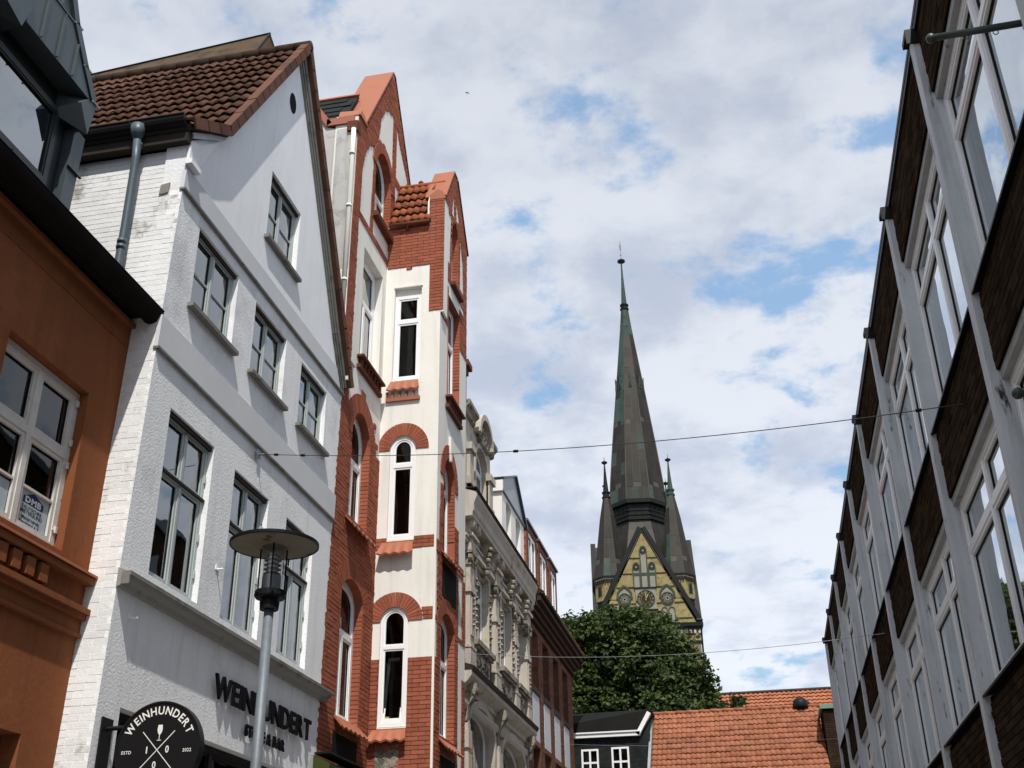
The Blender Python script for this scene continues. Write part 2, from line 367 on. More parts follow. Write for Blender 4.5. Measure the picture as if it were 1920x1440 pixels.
def runs(mask, v, u0, u1, step):
    n = int(round((u1-u0)/step)); r = []; st = None
    for k in range(n+1):
        u = u0 + k*step
        ins = k < n and mask(u+step/2, v)
        if ins and st is None: st = u
        if not ins and st is not None: r.append((st, u)); st = None
    return r
def brickwork(root, F, u0, u1, v0, v1, mask, mat, joint, nparts=0, pitch=.0715, Lb=.25, w=.004, proud=.012, step=.02, jt=.011, uneven=.003, shared=None):
    """courses of brick inside mask: skin behind, nearest bricks as parts, rest one stuff part"""
    rows = int((v1-v0)/pitch); skin = MB(); full = []; rest = MB()
    for k in range(rows):
        va = v0+k*pitch; off = (k % 2)*Lb/2
        for a, b in runs(mask, va+pitch/2, u0, u1, step):
            skin.quad(F.P(a,va,w), F.P(b,va,w), F.P(b,va+pitch,w), F.P(a,va+pitch,w))
            j = math.floor((a-u0-off)/Lb)
            while True:
                p = u0+off+j*Lb; q = p+Lb; j += 1
                if p >= b: break
                p2, q2 = max(p, a), min(q, b)
                if q2-p2 < .045: continue
                if q2-p2 > Lb-1e-3: full.append((p2, va))
                else:
                    pr = proud+random.uniform(-uneven, uneven)
                    rest.box(F, p2+jt/2, q2-jt/2, va+jt/2, va+pitch-jt/2, w, w+pr)
    if len(skin.v):
        # normals outward
        f0 = skin.f[0]; n = np.cross(skin.v[1]-skin.v[0], skin.v[2]-skin.v[0])
        if n.dot(F.ew) < 0: skin.f = [f[::-1] for f in skin.f]
        part('mortar_joints', skin, joint, root)
    cams = np.array([0, 0, CZ])
    if nparts:
        vis = [(np.linalg.norm(F.P(p+Lb/2, q+pitch/2)-cams) if seen(F.P(p+Lb/2, q+pitch/2), 10) else 1e6, p, q) for p, q in full]
        vis.sort(); near = [x for x in vis[:nparts] if x[0] < 1e5]; other = [(p, q) for d, p, q in vis[len(near):]]
        ms = []
        for i in range(4):
            b = MB(); b.box(Fr((0,0,0), F.eu, F.ev, F.ew), jt/2, Lb-jt/2, jt/2, pitch-jt/2, 0, proud+random.uniform(-uneven, uneven)); ms.append(mesh_of(b, 'brick', mat))
        for d, p, q in near: inst('brick', random.choice(ms), root, F.P(p, q, w))
    else: other = full
    for p, q in other:
        pr = proud+random.uniform(-uneven, uneven)
        rest.box(F, p+jt/2, p+Lb-jt/2, q+jt/2, q+pitch-jt/2, w, w+pr)
    if len(rest.v): part('brickwork', rest, mat, root, kind='stuff')

def arch_poly(u0, u1, v0, vs, rise, n=14):
    c, r = (u0+u1)/2, (u1-u0)/2
    return [(u0, v0), (u1, v0)] + [(c+r*math.cos(t), vs+rise*math.sin(t)) for t in np.linspace(0, math.pi, n)]
def rect(u0, u1, v0, v1): return [(u0, v0), (u1, v0), (u1, v1), (u0, v1)]

def window(root, F, u0, u1, v0, v1, recess=.12, cols=2, rows=(), bar=.05, sub=.025, mat='winwhite', glass='glass', sash=None,
           arch=0.0, room='room', depth=.45, curtain=None, muntin=(), name='window', thick=.06, top_cols=None, sill=None, gasket=.011):
    """outer frame + mullions; rows = v of transoms; arch = rise of the arched head above v1"""
    w0, w1 = -recess-thick, -recess
    outer = arch_poly(u0, u1, v0, v1, arch) if arch else rect(u0, u1, v0, v1)
    lv = [v0+bar] + list(rows) + [v1-(0 if arch else bar)]
    frm = MB(); holes = []; panes = []
    for i in range(len(lv)-1):
        top = (i == len(lv)-2); a = lv[i]+(bar/2 if i else 0); b = lv[i+1]-(0 if top else bar/2)
        nc = (top_cols if (top and top_cols) else cols)
        cw = (u1-u0-2*bar-(nc-1)*bar)/nc
        for j in range(nc):
            p = u0+bar+j*(cw+bar); q = p+cw
            if top and arch:
                c, r = (u0+u1)/2, (u1-u0)/2-bar; ri = arch-bar
                pts = [(p, a), (q, a)]
                for t in np.linspace(0, math.pi, 15):
                    x = c+r*math.cos(t)
                    if p-1e-6 <= x <= q+1e-6: pts.append((x, b+ri*math.sin(t)))
                holes.append(pts); panes.append((pts, p, q, a, b+ri))
            else:
                holes.append(rect(p, q, a, b)); panes.append((holes[-1], p, q, a, b))
    frm.prism(F, outer, w0, w1, holes, back=True)
    wo = part(name, frm, mat, root)
    for pts, p, q, a, b in panes:
        if sub:   # sash
            c = ((p+q)/2, (min(t[1] for t in pts)+max(t[1] for t in pts))/2)
            sx = 1-2*sub/(q-p); sy = 1-2*sub/(max(t[1] for t in pts)-min(t[1] for t in pts))
            inner = [(c[0]+(x-c[0])*sx, c[1]+(y-c[1])*sy) for x, y in pts]
            sb = MB(); sb.prism(F, pts, w0+.01, w1-.012, [inner]); 
            for mv in muntin:
                if a < mv < b: sb.box(F, p+sub*.5, q-sub*.5, mv-.012, mv+.012, w0+.012, w1-.016)
            part('sash', sb, sash or mat, wo)
        else: inner = pts
        g = MB(); g.prism(F, inner, 0, w0+.02, rim=False); part('pane', g, glass, wo)
        if gasket:
            cx_ = ((p+q)/2, (min(t[1] for t in inner)+max(t[1] for t in inner))/2); gx = 1-2*gasket/(q-p); gy = 1-2*gasket/(max(t[1] for t in inner)-min(t[1] for t in inner))
            g = MB(); g.prism(F, inner, w0+.021, w0+.030, [[(cx_[0]+(x-cx_[0])*gx, cx_[1]+(y-cx_[1])*gy) for x, y in inner]]); part('gasket', g, 'black', wo)
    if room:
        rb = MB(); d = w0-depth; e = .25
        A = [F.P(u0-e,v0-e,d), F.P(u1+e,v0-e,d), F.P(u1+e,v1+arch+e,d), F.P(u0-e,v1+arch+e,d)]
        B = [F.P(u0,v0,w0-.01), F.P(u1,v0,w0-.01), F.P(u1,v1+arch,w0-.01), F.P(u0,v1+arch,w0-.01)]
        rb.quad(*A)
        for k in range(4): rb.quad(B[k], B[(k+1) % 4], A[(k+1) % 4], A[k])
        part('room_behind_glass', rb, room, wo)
    if curtain:
        cm, a0, a1, b0, b1 = curtain
        cb = MB(); n = 14
        for k in range(n):
            x0, x1 = a0+(a1-a0)*k/n, a0+(a1-a0)*(k+1)/n
            d0, d1 = w0-.09-.03*(k % 2), w0-.09-.03*((k+1) % 2)
            cb.quad(F.P(x0,b0,d0), F.P(x1,b0,d1), F.P(x1,b1,d1), F.P(x0,b1,d0))
        part('curtain', cb, cm, wo)
    return wo

def voussoirs(root, F, c, vs, ri, hi, ro, ho, n, w0, w1, mat='red', a0=0.0, a1=math.pi, gap=.12):
    for k in range(n):
        t0 = a0+(a1-a0)*(k+gap/2)/n; t1 = a0+(a1-a0)*(k+1-gap/2)/n
        b = MB(); b.prism(F, [(c+ri*math.cos(t0), vs+hi*math.sin(t0)), (c+ro*math.cos(t0), vs+ho*math.sin(t0)), (c+ro*math.cos(t1), vs+ho*math.sin(t1)), (c+ri*math.cos(t1), vs+hi*math.sin(t1))], w0, w1+random.uniform(-.002,.002))
        part('arch_brick', b, mat, root)

def tile_mesh(name, F, wid, ln, mat, amp=.035, n=8, thick=.018, lift=.03, kind='s'):
    """pantile in frame F at origin: u across, v up slope, w outward"""
    b = MB(); G = Fr((0,0,0), F.eu, F.ev, F.ew)
    def prof(t):
        if kind == 's': return amp*(.5+.5*math.sin(2*math.pi*(t-.2)))*(1.0 if t < .95 else .9)
        return amp*(1-abs(2*t-1)**2.5)
    us = [k/n for k in range(n+1)]
    f_ = [G.P(t*wid*1.04, 0, prof(t)+lift+thick) for t in us]; bk = [G.P(t*wid*1.04, ln, prof(t)) for t in us]
    lo = [G.P(t*wid*1.04, 0, prof(t)+lift) for t in us]
    i = len(b.v); b.v += f_+bk+lo; m = n+1
    for k in range(n): b.f.append((i+k, i+k+1, i+m+k+1, i+m+k)); b.f.append((i+2*m+k, i+2*m+k+1, i+k+1, i+k))
    me = mesh_of(b, name, mat); me.polygons.foreach_set('use_smooth', [j % 2 == 0 for j in range(len(b.f))])
    return me, b
def tiling(root, F, u0, u1, v0, v1, wid, ln, mat, nparts, mask=None, jitter=.006, name='roof_tile', **kw):
    me, b = tile_mesh(name, F, wid, ln*1.08, mat, **kw)
    cells = []
    nu, nv = int((u1-u0)/wid+.5), int((v1-v0)/ln+.5)
    for i in range(nu):
        for j in range(nv):
            u, v = u0+i*wid, v0+j*ln
            if mask and not mask(u+wid/2, v+ln/2): continue
            P = F.P(u, v, 0); q = pix(F.P(u+wid/2, v+ln/2))
            cells.append((q[2] if q and seen(P, 15) else 1e6, u, v))
    cells.sort(key=lambda c: c[0]); cams = cells[:nparts]; rest = MB()
    bv = np.array(b.v)
    for n_, (d, u, v) in enumerate(cells):
        P = F.P(u, v, random.uniform(-jitter, jitter)+.004)
        if n_ < nparts and d < 1e5: inst(name, me, root, P)
        else:
            i0 = len(rest.v); rest.v += [q for q in bv+P]; rest.f += [tuple(i0+k for k in f) for f in b.f]
    if rest.v: part(name+'s_beyond', rest, mat, root, kind='stuff')

FONTCACHE = {}
def glyph(ch, ext=0.0, off=0.0):
    key = (ch, ext, off)
    if key in FONTCACHE: return FONTCACHE[key]
    cu = bpy.data.curves.new('glyph', 'FONT'); cu.body = ch; cu.size = 1.0; cu.extrude = ext; cu.offset = off; cu.resolution_u = 4
    ob = bpy.data.objects.new('glyph', cu); COL.objects.link(ob)
    dg = bpy.context.evaluated_depsgraph_get(); me = ob.evaluated_get(dg).to_mesh()
    v = [tuple(p.co) for p in me.vertices]; f = [tuple(p.vertices) for p in me.polygons]
    ob.evaluated_get(dg).to_mesh_clear(); bpy.data.objects.remove(ob); bpy.data.curves.remove(cu)
    if v: a, b = min(p[0] for p in v), max(p[0] for p in v)
    else: a, b = 0, .3
    FONTCACHE[key] = (v, f, a, b); return FONTCACHE[key]
def text_line(s, F, u, v, h, w, root, mat, sx=1.0, ext=0.0, off=.0, gap=.09, name='letter', align='l', total=None, joined=True, skip=''):
    """cap height h (glyph caps are .7 of size)"""
    S = h/.7; adv = 0; lay = []
    for ch in s:
        if ch == ' ': adv += .3; continue
        g = glyph(ch, ext/S, off); lay.append((g, adv-g[2])); adv += g[3]-g[2]+gap
    tot = adv-gap
    if total: sx = total/(tot*S)
    u -= {'l': 0, 'c': tot*S*sx/2, 'r': tot*S*sx}[align]
    allmb = MB()
    for g, x0 in lay:
        mb = allmb if joined else MB(); i0 = len(mb.v)
        mb.v += [F.P(u+(p[0]+x0)*S*sx, v+p[1]*S, w+p[2]*S) for p in g[0]]; mb.f += [tuple(i0+k for k in f) for f in g[1]]
        if not joined: part(name, mb, mat, root)
    if joined: part(name, allmb, mat, root)
M['pole_paint'] = material('dark_green_pole_paint', (.035,.055,.052), rough=.4, var=.1, spec=.5)
M['bronze_sheet'] = material('dark_bronze_sheet', (.095,.062,.035), rough=.55, var=.25, vscale=1.5, metal=.2, col2=(.04,.03,.022), patch=(.5,.65,2))
M['orange_sill'] = material('faded_orange_sill', (.40,.15,.08), rough=.6, var=.15, vscale=3)
M['glass_dim'] = glass_mat('dim_window_glass', tint=(.5,.5,.5), boost=.9, base=.02)
M['ridge_dark'] = material('dark_ridge_tile', (.045,.028,.021), rough=.8, var=.3, vscale=4)
M['letter_black'] = material('black_letter_paint', (.008,.008,.009), rough=.7, var=.05, spec=.03)
M['gutter_black'] = material('old_black_gutter', (.012,.010,.009), rough=.8, var=.3, vscale=3, spec=.05)
M['eaves_brown'] = material('brown_brick_eaves', (.060,.038,.028), rough=.85, var=.2, vscale=3)
M['ledge_paint'] = material('weathered_painted_ledge', (.30,.30,.29), var=.12, vscale=3, bump=.3, bscale=25, col2=(.14,.135,.12), patch=(.55,.7,3))
M['ochre_pale'] = material('pale_ochre_card', (.50,.38,.16), rough=.7, var=.05)
M['brown_red_dial'] = material('brown_clock_centre', (.035,.022,.018), rough=.6, var=.2, vscale=3)

# ================================================================== SETTING
g = MB(); g.wbox(-900, 900, -700, 1500, -.3, -.02)
o = part('ground', g, 'ground', kind='structure')
g = MB(); g.wbox(-6.2, 2.34, -25, 41, -.1, 0.0); o = part('pavement', g, 'paving', kind='structure')

# ================================================================== RIGHT OFFICE BUILDING
RB = thing('office_building', 'long dark brick building with grey concrete fins and white windows lining the right side', 'building', (2.36, 12, 0))
FB = FR(2.36)
y0b, P3 = 9.30, 3.1
KS = list(range(-5, 9)); yE = y0b+P3*8+.18
body = MB(); body.wbox(2.62, 11, -9.5, yE, 0, 9.85); part('core_wall', body, 'joint_dark', RB)
LV = [(10.0, 9.12, 6.88), (6.82, 6.06, 3.98), (3.92, 3.1, 1.0)]         # brick top, brick bottom/window top, window bottom
for bt, bb, wb in LV:
    slab = MB(); slab.box(FB, -6.4, yE-.01, bb, bt, -.26, 0.0); part('spandrel_wall', slab, 'joint_dark', RB)
    lt = MB(); lt.box(FB, -6.4, yE-.02, bb-.09, bb-.002, -.25, -.015); part('concrete_lintel', lt, 'concrete2', RB)
base = MB(); base.box(FB, -6.4, yE-.01, 0, .95, -.26, 0.0); part('base_wall', base, 'joint_dark', RB)
endw = MB(); endw.box(FB, yE, yE+.2, 0, 10.0, -8, 0.0); part('end_wall', endw, 'brick_dark', RB)
cop = MB(); cop.box(FB, -6.4, yE+.22, 10.003, 10.06, -.4, .05); cop.box(FB, -6.4, yE+.22, 9.93, 10.002, .004, .045); part('parapet_coping', cop, 'black', RB)
finu = lambda k: (y0b+P3*k, y0b+P3*k+.18)
def bmask(u, v):
    r = (u-y0b) % P3
    return r > .18
for i, (bt, bb, wb) in enumerate(LV):
    brickwork(RB, FB, -6.2 if i < 2 else 2, yE-.02, bb, bt, bmask, 'brick_dark', 'joint_dark', nparts=(120, 120, 60)[i], pitch=.076, w=.003, proud=.012, step=.05, uneven=.004)
for k in KS:
    a, b = finu(k)
    fin = MB(); h = 9.88
    fin.prism(FB, rect(a, b, 0, h), -.24, .08)
    fo = part('concrete_fin', fin, 'concrete', RB)
    cp = MB(); cp.box(FB, a-.025, b+.025, h, h+.06, -.02, .14); cp.box(FB, a-.025, a-.005, h-.12, h, .0, .14); part('fin_cap', cp, 'black', fo)
for k in KS[:-1]:
    a = finu(k)[1]+.004; b = finu(k+1)[0]-.004
    for i, (bt, bb, wb) in enumerate(LV):
        if i == 2 and k < 0: continue
        sl = MB(); sl.hexa([FB.P(a,wb,-.12),FB.P(b,wb,-.12),FB.P(b,wb+.03,-.12),FB.P(a,wb+.03,-.12),FB.P(a,wb-.06,.07),FB.P(b,wb-.06,.07),FB.P(b,wb-.035,.07),FB.P(a,wb-.035,.07)])
        part('window_sill', sl, 'black', RB)
        cur = None
        wn = window(RB, FB, a, b, wb+.03, bb-.092, recess=.075, cols=2, rows=(bb-.62,), bar=.075, sub=.035, mat='winwhite', glass='glass_sky', gasket=.018,
               room='room_mid', depth=.5, thick=.07, curtain=random.choice([None, ('curtain', a+.1, a+random.uniform(.5, 1.25), wb+.1, bb-.1), ('curtain', a+1.5, b-.1, wb+.1, bb-.1), ('curtain', a+.1, b-.1, wb+random.uniform(.7, 1.3), bb-.1)]))
        if i == 1 and 0 <= k <= 6:
            ob = MB(); ob.box(FB, a+.12, a+.12+1.15, wb+.1, wb+.1+.33, -.18, -.175); ob.box(FB, a+1.55, a+2.6, wb+.1, wb+.1+.26, -.18, -.175); part('ochre_board', ob, 'ochre', wn)
ph = MB(); ph.wbox(4.6, 11, -9, yE-2, 9.86, 13.6); pho = part('setback_storey', ph, 'brick_dark', RB)
ph = MB(); ph.wbox(4.5, 11.1, -9.1, yE-1.9, 13.601, 13.8); part('setback_roof', ph, 'zinc', RB)
for k in range(10):
    ph = MB(); ph.wbox(4.57, 4.62, -8+4.0*k, -5.4+4.0*k, 11.0, 12.9); part('setback_window', ph, 'winframe_dark', pho)
# flag pole brackets
for nm, (yy, zz, x0) in enumerate(((6.6, 7.42, 1.755), (6.6, 4.60, 1.765))):
    t = MB(); t.tube([(x0, yy, zz), (2.5, yy-.02, zz-.0)], .026, 12); 
    lab = ('upper dark green flagpole with ball tip sticking out above the brick spandrel', 'lower dark green flagpole whose ball tip shows at the right edge')[nm]
    th = thing('flagpole', lab, 'flagpole', (x0, yy, zz), 'flagpoles on the right building')
    part('pole', t, 'pole_paint', th, smooth=True)
    t = MB(); t.lathe((x0-.01, yy, zz), [(.005,-.036),(.022,-.03),(.034,-.014),(.037,0),(.034,.014),(.022,.03),(.005,.036)], 14); part('ball_tip', t, 'pole_paint', th, smooth=True)
    for q in (.22, .42, .62):
        t = MB(); t.tube([(x0+q+.018*math.cos(s), yy, zz-.035+.018*math.sin(s)) for s in np.linspace(-3.6, .5, 9)], .004, 5); part('hook', t, 'galv', th)

# ================================================================== WHITE HOUSE
WH = thing('gabled_house', 'white gabled house with grey windows and black lettering above its shopfront', 'house', (-6.2, 13.2, 0))
FWh = FL(-6.2)
LC = lambda z: 10.07+.031*z          # leaning left corner
RC = lambda z: 15.97+.028*z
outer = [(LC(0), 0), (RC(0), 0), (RC(10.2), 10.2), (16.3, 10.4), (13.46, 15.22), (11.12, 11.52), (10.36, 10.9), (LC(10.3), 10.3)]
h = []
R3 = [(10.93, 12.12, 8.83, 9.98), (12.72, 13.85, 8.83, 9.93), (14.47, 15.57, 8.83, 9.88)]
R2 = [(10.81, 11.98, 5.39, 7.38), (12.60, 13.72, 5.39, 7.34), (14.37, 15.43, 5.39, 7.32)]
AT = (12.80, 13.95, 11.08, 12.26)
WIN = R3+R2+[AT]
for w in WIN: h.append(rect(*w))
h.append(rect(10.62, 15.35, 0.4, 3.95))
th_ = np.linspace(0, 2*math.pi, 17)[:-1]
h.append([(13.28+.13*math.cos(t), 13.96+.19*math.sin(t)) for t in th_])
wl = MB(); wl.prism(FWh, outer, -.28, 0, h); part('street_wall', wl, 'white_rough', WH)
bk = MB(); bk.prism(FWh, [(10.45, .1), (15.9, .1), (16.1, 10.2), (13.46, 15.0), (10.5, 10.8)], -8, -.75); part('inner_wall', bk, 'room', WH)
vb = MB(); vb.prism(FWh, [(13.28+.13*math.cos(t), 13.96+.19*math.sin(t)) for t in th_], -.1, .012); part('round_vent', vb, 'room', WH)
gs = MB(); gs.prism(FWh, [(LC(10.3)+.02, 10.52), (16.24, 10.50), (13.46, 15.18), (11.12, 11.49), (10.62, 11.02)], .001, .008, [h[6], h[8]]); part('smooth_gable_plaster', gs, 'white_smooth', WH)
for z0, z1, nm in ((7.92, 8.34, 'lower_band'), (10.19, 10.51, 'upper_band')):
    b = MB(); b.prism(FWh, [(LC(z0)-.012, z0), (RC(z0)+.005, z0), (RC(z1)+.005, z1), (LC(z1)-.012, z1)], -.03, .022)
    part(nm, b, 'band', WH)
    b = MB(); b.prism(FWh, [(LC(z0)-.02, z0-.03), (RC(z0)+.01, z0-.03), (RC(z0)+.01, z0-.001), (LC(z0)-.02, z0-.001)], -.03, .045); part(nm+'_drip', b, 'ledge', WH)
lg = MB(); a_, b_ = LC(5.2)-.02, 16.27
prof = [(0.0, 5.08), (.04, 5.09), (.07, 5.13), (.12, 5.165), (.145, 5.20), (.145, 5.225), (0, 5.28)]
for k in range(len(prof)-1):
    p, q = prof[k], prof[k+1]
    lg.quad(FWh.P(b_, p[1], p[0]), FWh.P(a_, p[1], p[0]), FWh.P(a_, q[1], q[0]), FWh.P(b_, q[1], q[0]))
for uu in (a_, b_):
    i0 = len(lg.v); lg.v += [FWh.P(uu, p[1], p[0]) for p in prof]; lg.f.append(tuple(range(i0, i0+len(prof))) if uu == a_ else tuple(reversed(range(i0, i0+len(prof)))))
lo = part('street_ledge', lg, 'ledge_paint', WH)
b = MB(); b.box(FWh, a_-.005, b_+.005, 5.19, 5.232, .14, .156); b.box(FWh, a_-.008, a_-.001, 5.10, 5.235, .05, .145); part('ledge_lip', b, 'ledge', WH)
# windows
for (a, b, c, d) in R3:
    window(WH, FWh, a+.005, b-.005, c+.005, d-.005, recess=.075, cols=2, bar=.045, sub=.035, mat='winframe', glass='glass', muntin=((c+d)/2,), room='room', depth=.35, thick=.06, curtain=(('curtain', a+.62, b-.06, c+.1, d-.1) if a > 12 else None))
    s = MB(); s.box(FWh, a-.07, b+.07, c-.055, c-.002, -.1, .085); part('window_sill', s, 'ledge', WH)
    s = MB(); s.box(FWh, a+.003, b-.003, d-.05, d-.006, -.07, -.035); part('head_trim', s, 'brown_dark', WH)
a, b, c, d = AT
window(WH, FWh, a+.005, b-.005, c+.005, d-.005, recess=.075, cols=2, bar=.045, sub=.035, mat='winframe', glass='glass', muntin=((c+d)/2,), room='room', depth=.35)
s = MB(); s.box(FWh, a-.07, b+.07, c-.055, c-.002, -.1, .085); part('window_sill', s, 'ledge', WH)
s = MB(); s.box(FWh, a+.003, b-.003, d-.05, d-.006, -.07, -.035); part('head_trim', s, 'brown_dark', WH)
for (a, b, c, d) in R2:
    window(WH, FWh, a+.005, b-.005, c+.005, d-.005, recess=.075, cols=2, rows=(c+1.27,), bar=.05, sub=.04, mat='winframe', glass='glass', room='room', depth=.35)
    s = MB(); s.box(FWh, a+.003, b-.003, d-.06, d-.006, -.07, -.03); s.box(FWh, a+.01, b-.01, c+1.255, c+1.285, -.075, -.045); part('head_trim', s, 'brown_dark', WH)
    s = MB()
    for q in (a+.03, b-.03):
        for zz in (c+.3, c+.75, c+1.5): s.box(FWh, q-.012, q+.012, zz, zz+.09, -.08, -.055)
    part('hinge', s, 'winframe', WH)
# small wall fixtures
for (yy, zz) in ((12.38, 5.93), (10.56, 4.84)):
    s = MB(); s.tube([FWh.P(yy, zz, 0), FWh.P(yy, zz, .09)], .012, 8); s.box(FWh, yy-.035, yy+.035, zz-.01, zz+.05, 0, .012); part('wall_bracket', s, 'winwhite', WH)
# shop front
sf = MB(); sf.box(FWh, 10.62, 15.35, 0, .42, -.2, -.02); part('shop_base', sf, 'black', WH)
window(WH, FWh, 10.63, 15.34, .42, 3.94, recess=.12, cols=4, rows=(3.2,), bar=.08, sub=.03, mat='black', glass='glass_dark', room='room', depth=.5, name='shop_window')
# side wall (leaning), whitewashed brick
FSW = Fr((0, 10.07, 0), (1, 0, 0), (0, .031, 1), (0, -1, 0))
sw = MB(); sw.prism(FSW, [(-13, 0), (-6.205, 0), (-6.205, 10.82), (-13, 10.82)], -.25, -.003); part('side_wall', sw, 'white_brick', WH)
brickwork(WH, FSW, -9.0, -6.2, 3.0, 10.80, lambda u, v: v > 7.0 or u > -6.75, 'white_brick', 'white_brick', nparts=300, pitch=.074, Lb=.24, w=-.002, proud=.0036, jt=.008, uneven=.0018)
# peeled and patched spots
s = MB(); s.prism(FSW, [(-6.50, 10.12), (-6.38, 10.14), (-6.37, 10.29), (-6.49, 10.27)], 0, .02); part('patch_plate', s, 'stone_grey', WH)
# gutter board, gutter, downpipe
gb = MB(); gb.wbox(-12.8, -6.16, 10.26, 10.38, 10.83, 11.0); part('eaves_board', gb, 'brown_dark', WH)
gt = MB(); n = 10; prof = [(10.22+.10*math.cos(t), 11.14+.13*math.sin(t)) for t in np.linspace(math.pi, 2*math.pi, n)]
x0, x1 = -12.8, -6.17
for k in range(n-1):
    p, q = prof[k], prof[k+1]
    gt.quad(np.array([x0,p[0],p[1]]), np.array([x1,p[0],p[1]]), np.array([x1,q[0],q[1]]), np.array([x0,q[0],q[1]]))
i0 = len(gt.v); gt.v += [np.array([x1, p[0], p[1]]) for p in prof]; gt.f.append(tuple(range(i0, i0+n)))
gt.tube([(x0, 10.12, 11.145), (x1, 10.12, 11.145)], .014, 8)
for xx in (-6.9, -8.2, -9.5): gt.tube([(xx, 10.22+.108*math.cos(t), 11.14+.138*math.sin(t)) for t in np.linspace(math.pi, 2*math.pi, 9)], .008, 5)
part('gutter', gt, 'black', WH, smooth=False)
dp = MB(); px = -6.80
dp.tube([(px, 10.17, 11.08), (px, 10.17, 10.98), (px, 10.185, 10.88)], [.10, .085, .052], 12)
dp.tube([(px, 10.185, 10.88), (px, 10.22, 10.6), (px, 10.23, 9.6), (px, 10.20, 7.2), (px, 10.18, 5.5)], .05, 14)
for zz in (10.80, 9.35, 9.27, 7.9): dp.tube([(px, 10.22, zz), (px, 10.22, zz+.05)], .057, 14)
part('downpipe', dp, 'pipe', WH, smooth=True)
# roof
def slope_frame(y0, z0, y1, z1, X=0):
    d = np.array([0, y1-y0, z1-z0]); l = np.linalg.norm(d); d /= l
    nrm = np.cross(np.array([1., 0, 0]), d)
    return Fr((X, y0, z0), (1, 0, 0), d, nrm), l
rf1, l1 = slope_frame(10.22, 11.05, 11.14, 11.66); rf2, l2 = slope_frame(11.14, 11.66, 13.44, 15.26)
dk = MB(); dk.box(rf1, -12.8, -6.12, -.02, l1+.02, -.08, 0); dk.box(rf2, -12.8, -6.12, 0, l2, -.08, 0)
rfb, lb = slope_frame(13.50, 15.26, 16.34, 10.35); dk.box(Fr(rfb.o, rfb.eu, rfb.ev, -rfb.ew), -12.8, -6.12, 0, lb, -.08, 0); part('roof_deck', dk, 'brown_dark', WH)
tiling(WH, rf1, -10.4, -6.2, 0, l1-.02, .165, .345, 'tile_brown', 45, amp=.036)
tiling(WH, rf2, -10.4, -6.2, 0, l2-.05, .165, .345, 'tile_brown', 255, amp=.036)
# verge tiles: folded pieces down the rake
def verge(root, F, ln, n, x, mat, nm='verge_tile'):
    st = ln/n
    for k in range(n):
        b = MB(); a, c = k*st, (k+1)*st+.02
        b.box(F, x-.02, x+.125, a, c, .047, .066+.012*random.random())
        b.box(F, x+.095, x+.125, a, c, -.075, .046)
        part(nm, b, mat, root)
verge(WH, rf1, l1, 3, -6.17, 'tile_verge'); verge(WH, rf2, l2, 14, -6.17, 'tile_verge')
FRb = Fr(rfb.o, rfb.eu, rfb.ev, -rfb.ew); verge(WH, FRb, lb, 17, -6.17, 'tile_verge')
rt = MB()
for k in range(22):
    x = -6.05-.3*k; rt.tube([(x, 13.47, 15.30), (x-.29, 13.47, 15.325)], [.11, .095], 10)
part('ridge_tiles', rt, 'ridge_dark', WH, smooth=True)
# bargeboard mouldings on both rakes
FWv = FL(-6.2)
def strip(F, p, q, off0, off1, w0, w1, mb):
    p, q = np.array(p), np.array(q); d = (q-p)/np.linalg.norm(q-p); nn = np.array([-d[1], d[0]])
    P = [p+nn*off0, q+nn*off0, q+nn*off1, p+nn*off1]
    mb.hexa([F.P(a[0],a[1],w0) for a in P]+[F.P(a[0],a[1],w1) for a in P])
mb = MB()
strip(FWv, (13.44, 15.17), (11.12, 11.58), .0, .07, .009, .06, mb); strip(FWv, (11.10, 11.56), (10.36, 11.02), .0, .07, .009, .06, mb)
part('left_rake_moulding', mb, 'band', WH)
mb = MB(); pts = [(13.46, 15.16), (14.45, 13.50), (15.2, 12.18), (15.80, 11.10), (16.30, 10.33)]
for k in range(4):
    for o0, o1, w in ((-.0, -.10, .075), (-.105, -.17, .055), (-.175, -.22, .04)): strip(FWv, pts[k], pts[k+1], o0, o1, .009, w, mb)
part('right_rake_moulding', mb, 'ledge', WH)
mb = MB(); mb.box(FWv, 10.34, 10.60, 10.53, 10.60, .009, .10); mb.prism(FWv, [(10.36, 10.60), (10.60, 10.60), (11.05, 11.40), (10.62, 11.02), (10.36, 10.88)], .009, .05); part('corbel', mb, 'white_smooth', WH)
mb = MB(); mb.box(FWv, 16.18, 16.42, 10.42, 10.78, .0, .12); mb.box(FWv, 16.16, 16.46, 10.78, 10.81, .0, .15); part('end_block', mb, 'band', WH)
# dark sheet-metal dormer behind the ridge
dm = MB(); A = (-6.75, 13.9, 15.0); 
V = [(-7.35,13.6,15.2),(-6.95,14.6,15.6),(-7.20,14.2,16.52),(-11.2,14.2,16.20),(-11.2,13.6,15.1),(-11.2,14.8,15.0)]
V = [np.array(v) for v in V]
dm.quad(V[4],V[0],V[2],V[3]); dm.tri(V[0],V[1],V[2]); dm.quad(V[1],V[5],V[3],V[2])
ro = part('rear_dormer', dm, 'bronze_sheet', WH)
dm = MB(); dm.tube([V[2]+(0.02,0,.01), V[3]+(0,0,.01)], .025, 6); dm.tube([V[2], V[0]], .018, 6); dm.tube([V[2], V[1]], .02, 6)
for k in range(1, 6):
    t = k/6; dm.tube([V[2]*(1-t)+V[3]*t, V[0]*(1-t)+V[4]*t], .012, 5)
part('dormer_seam', dm, 'black', ro)

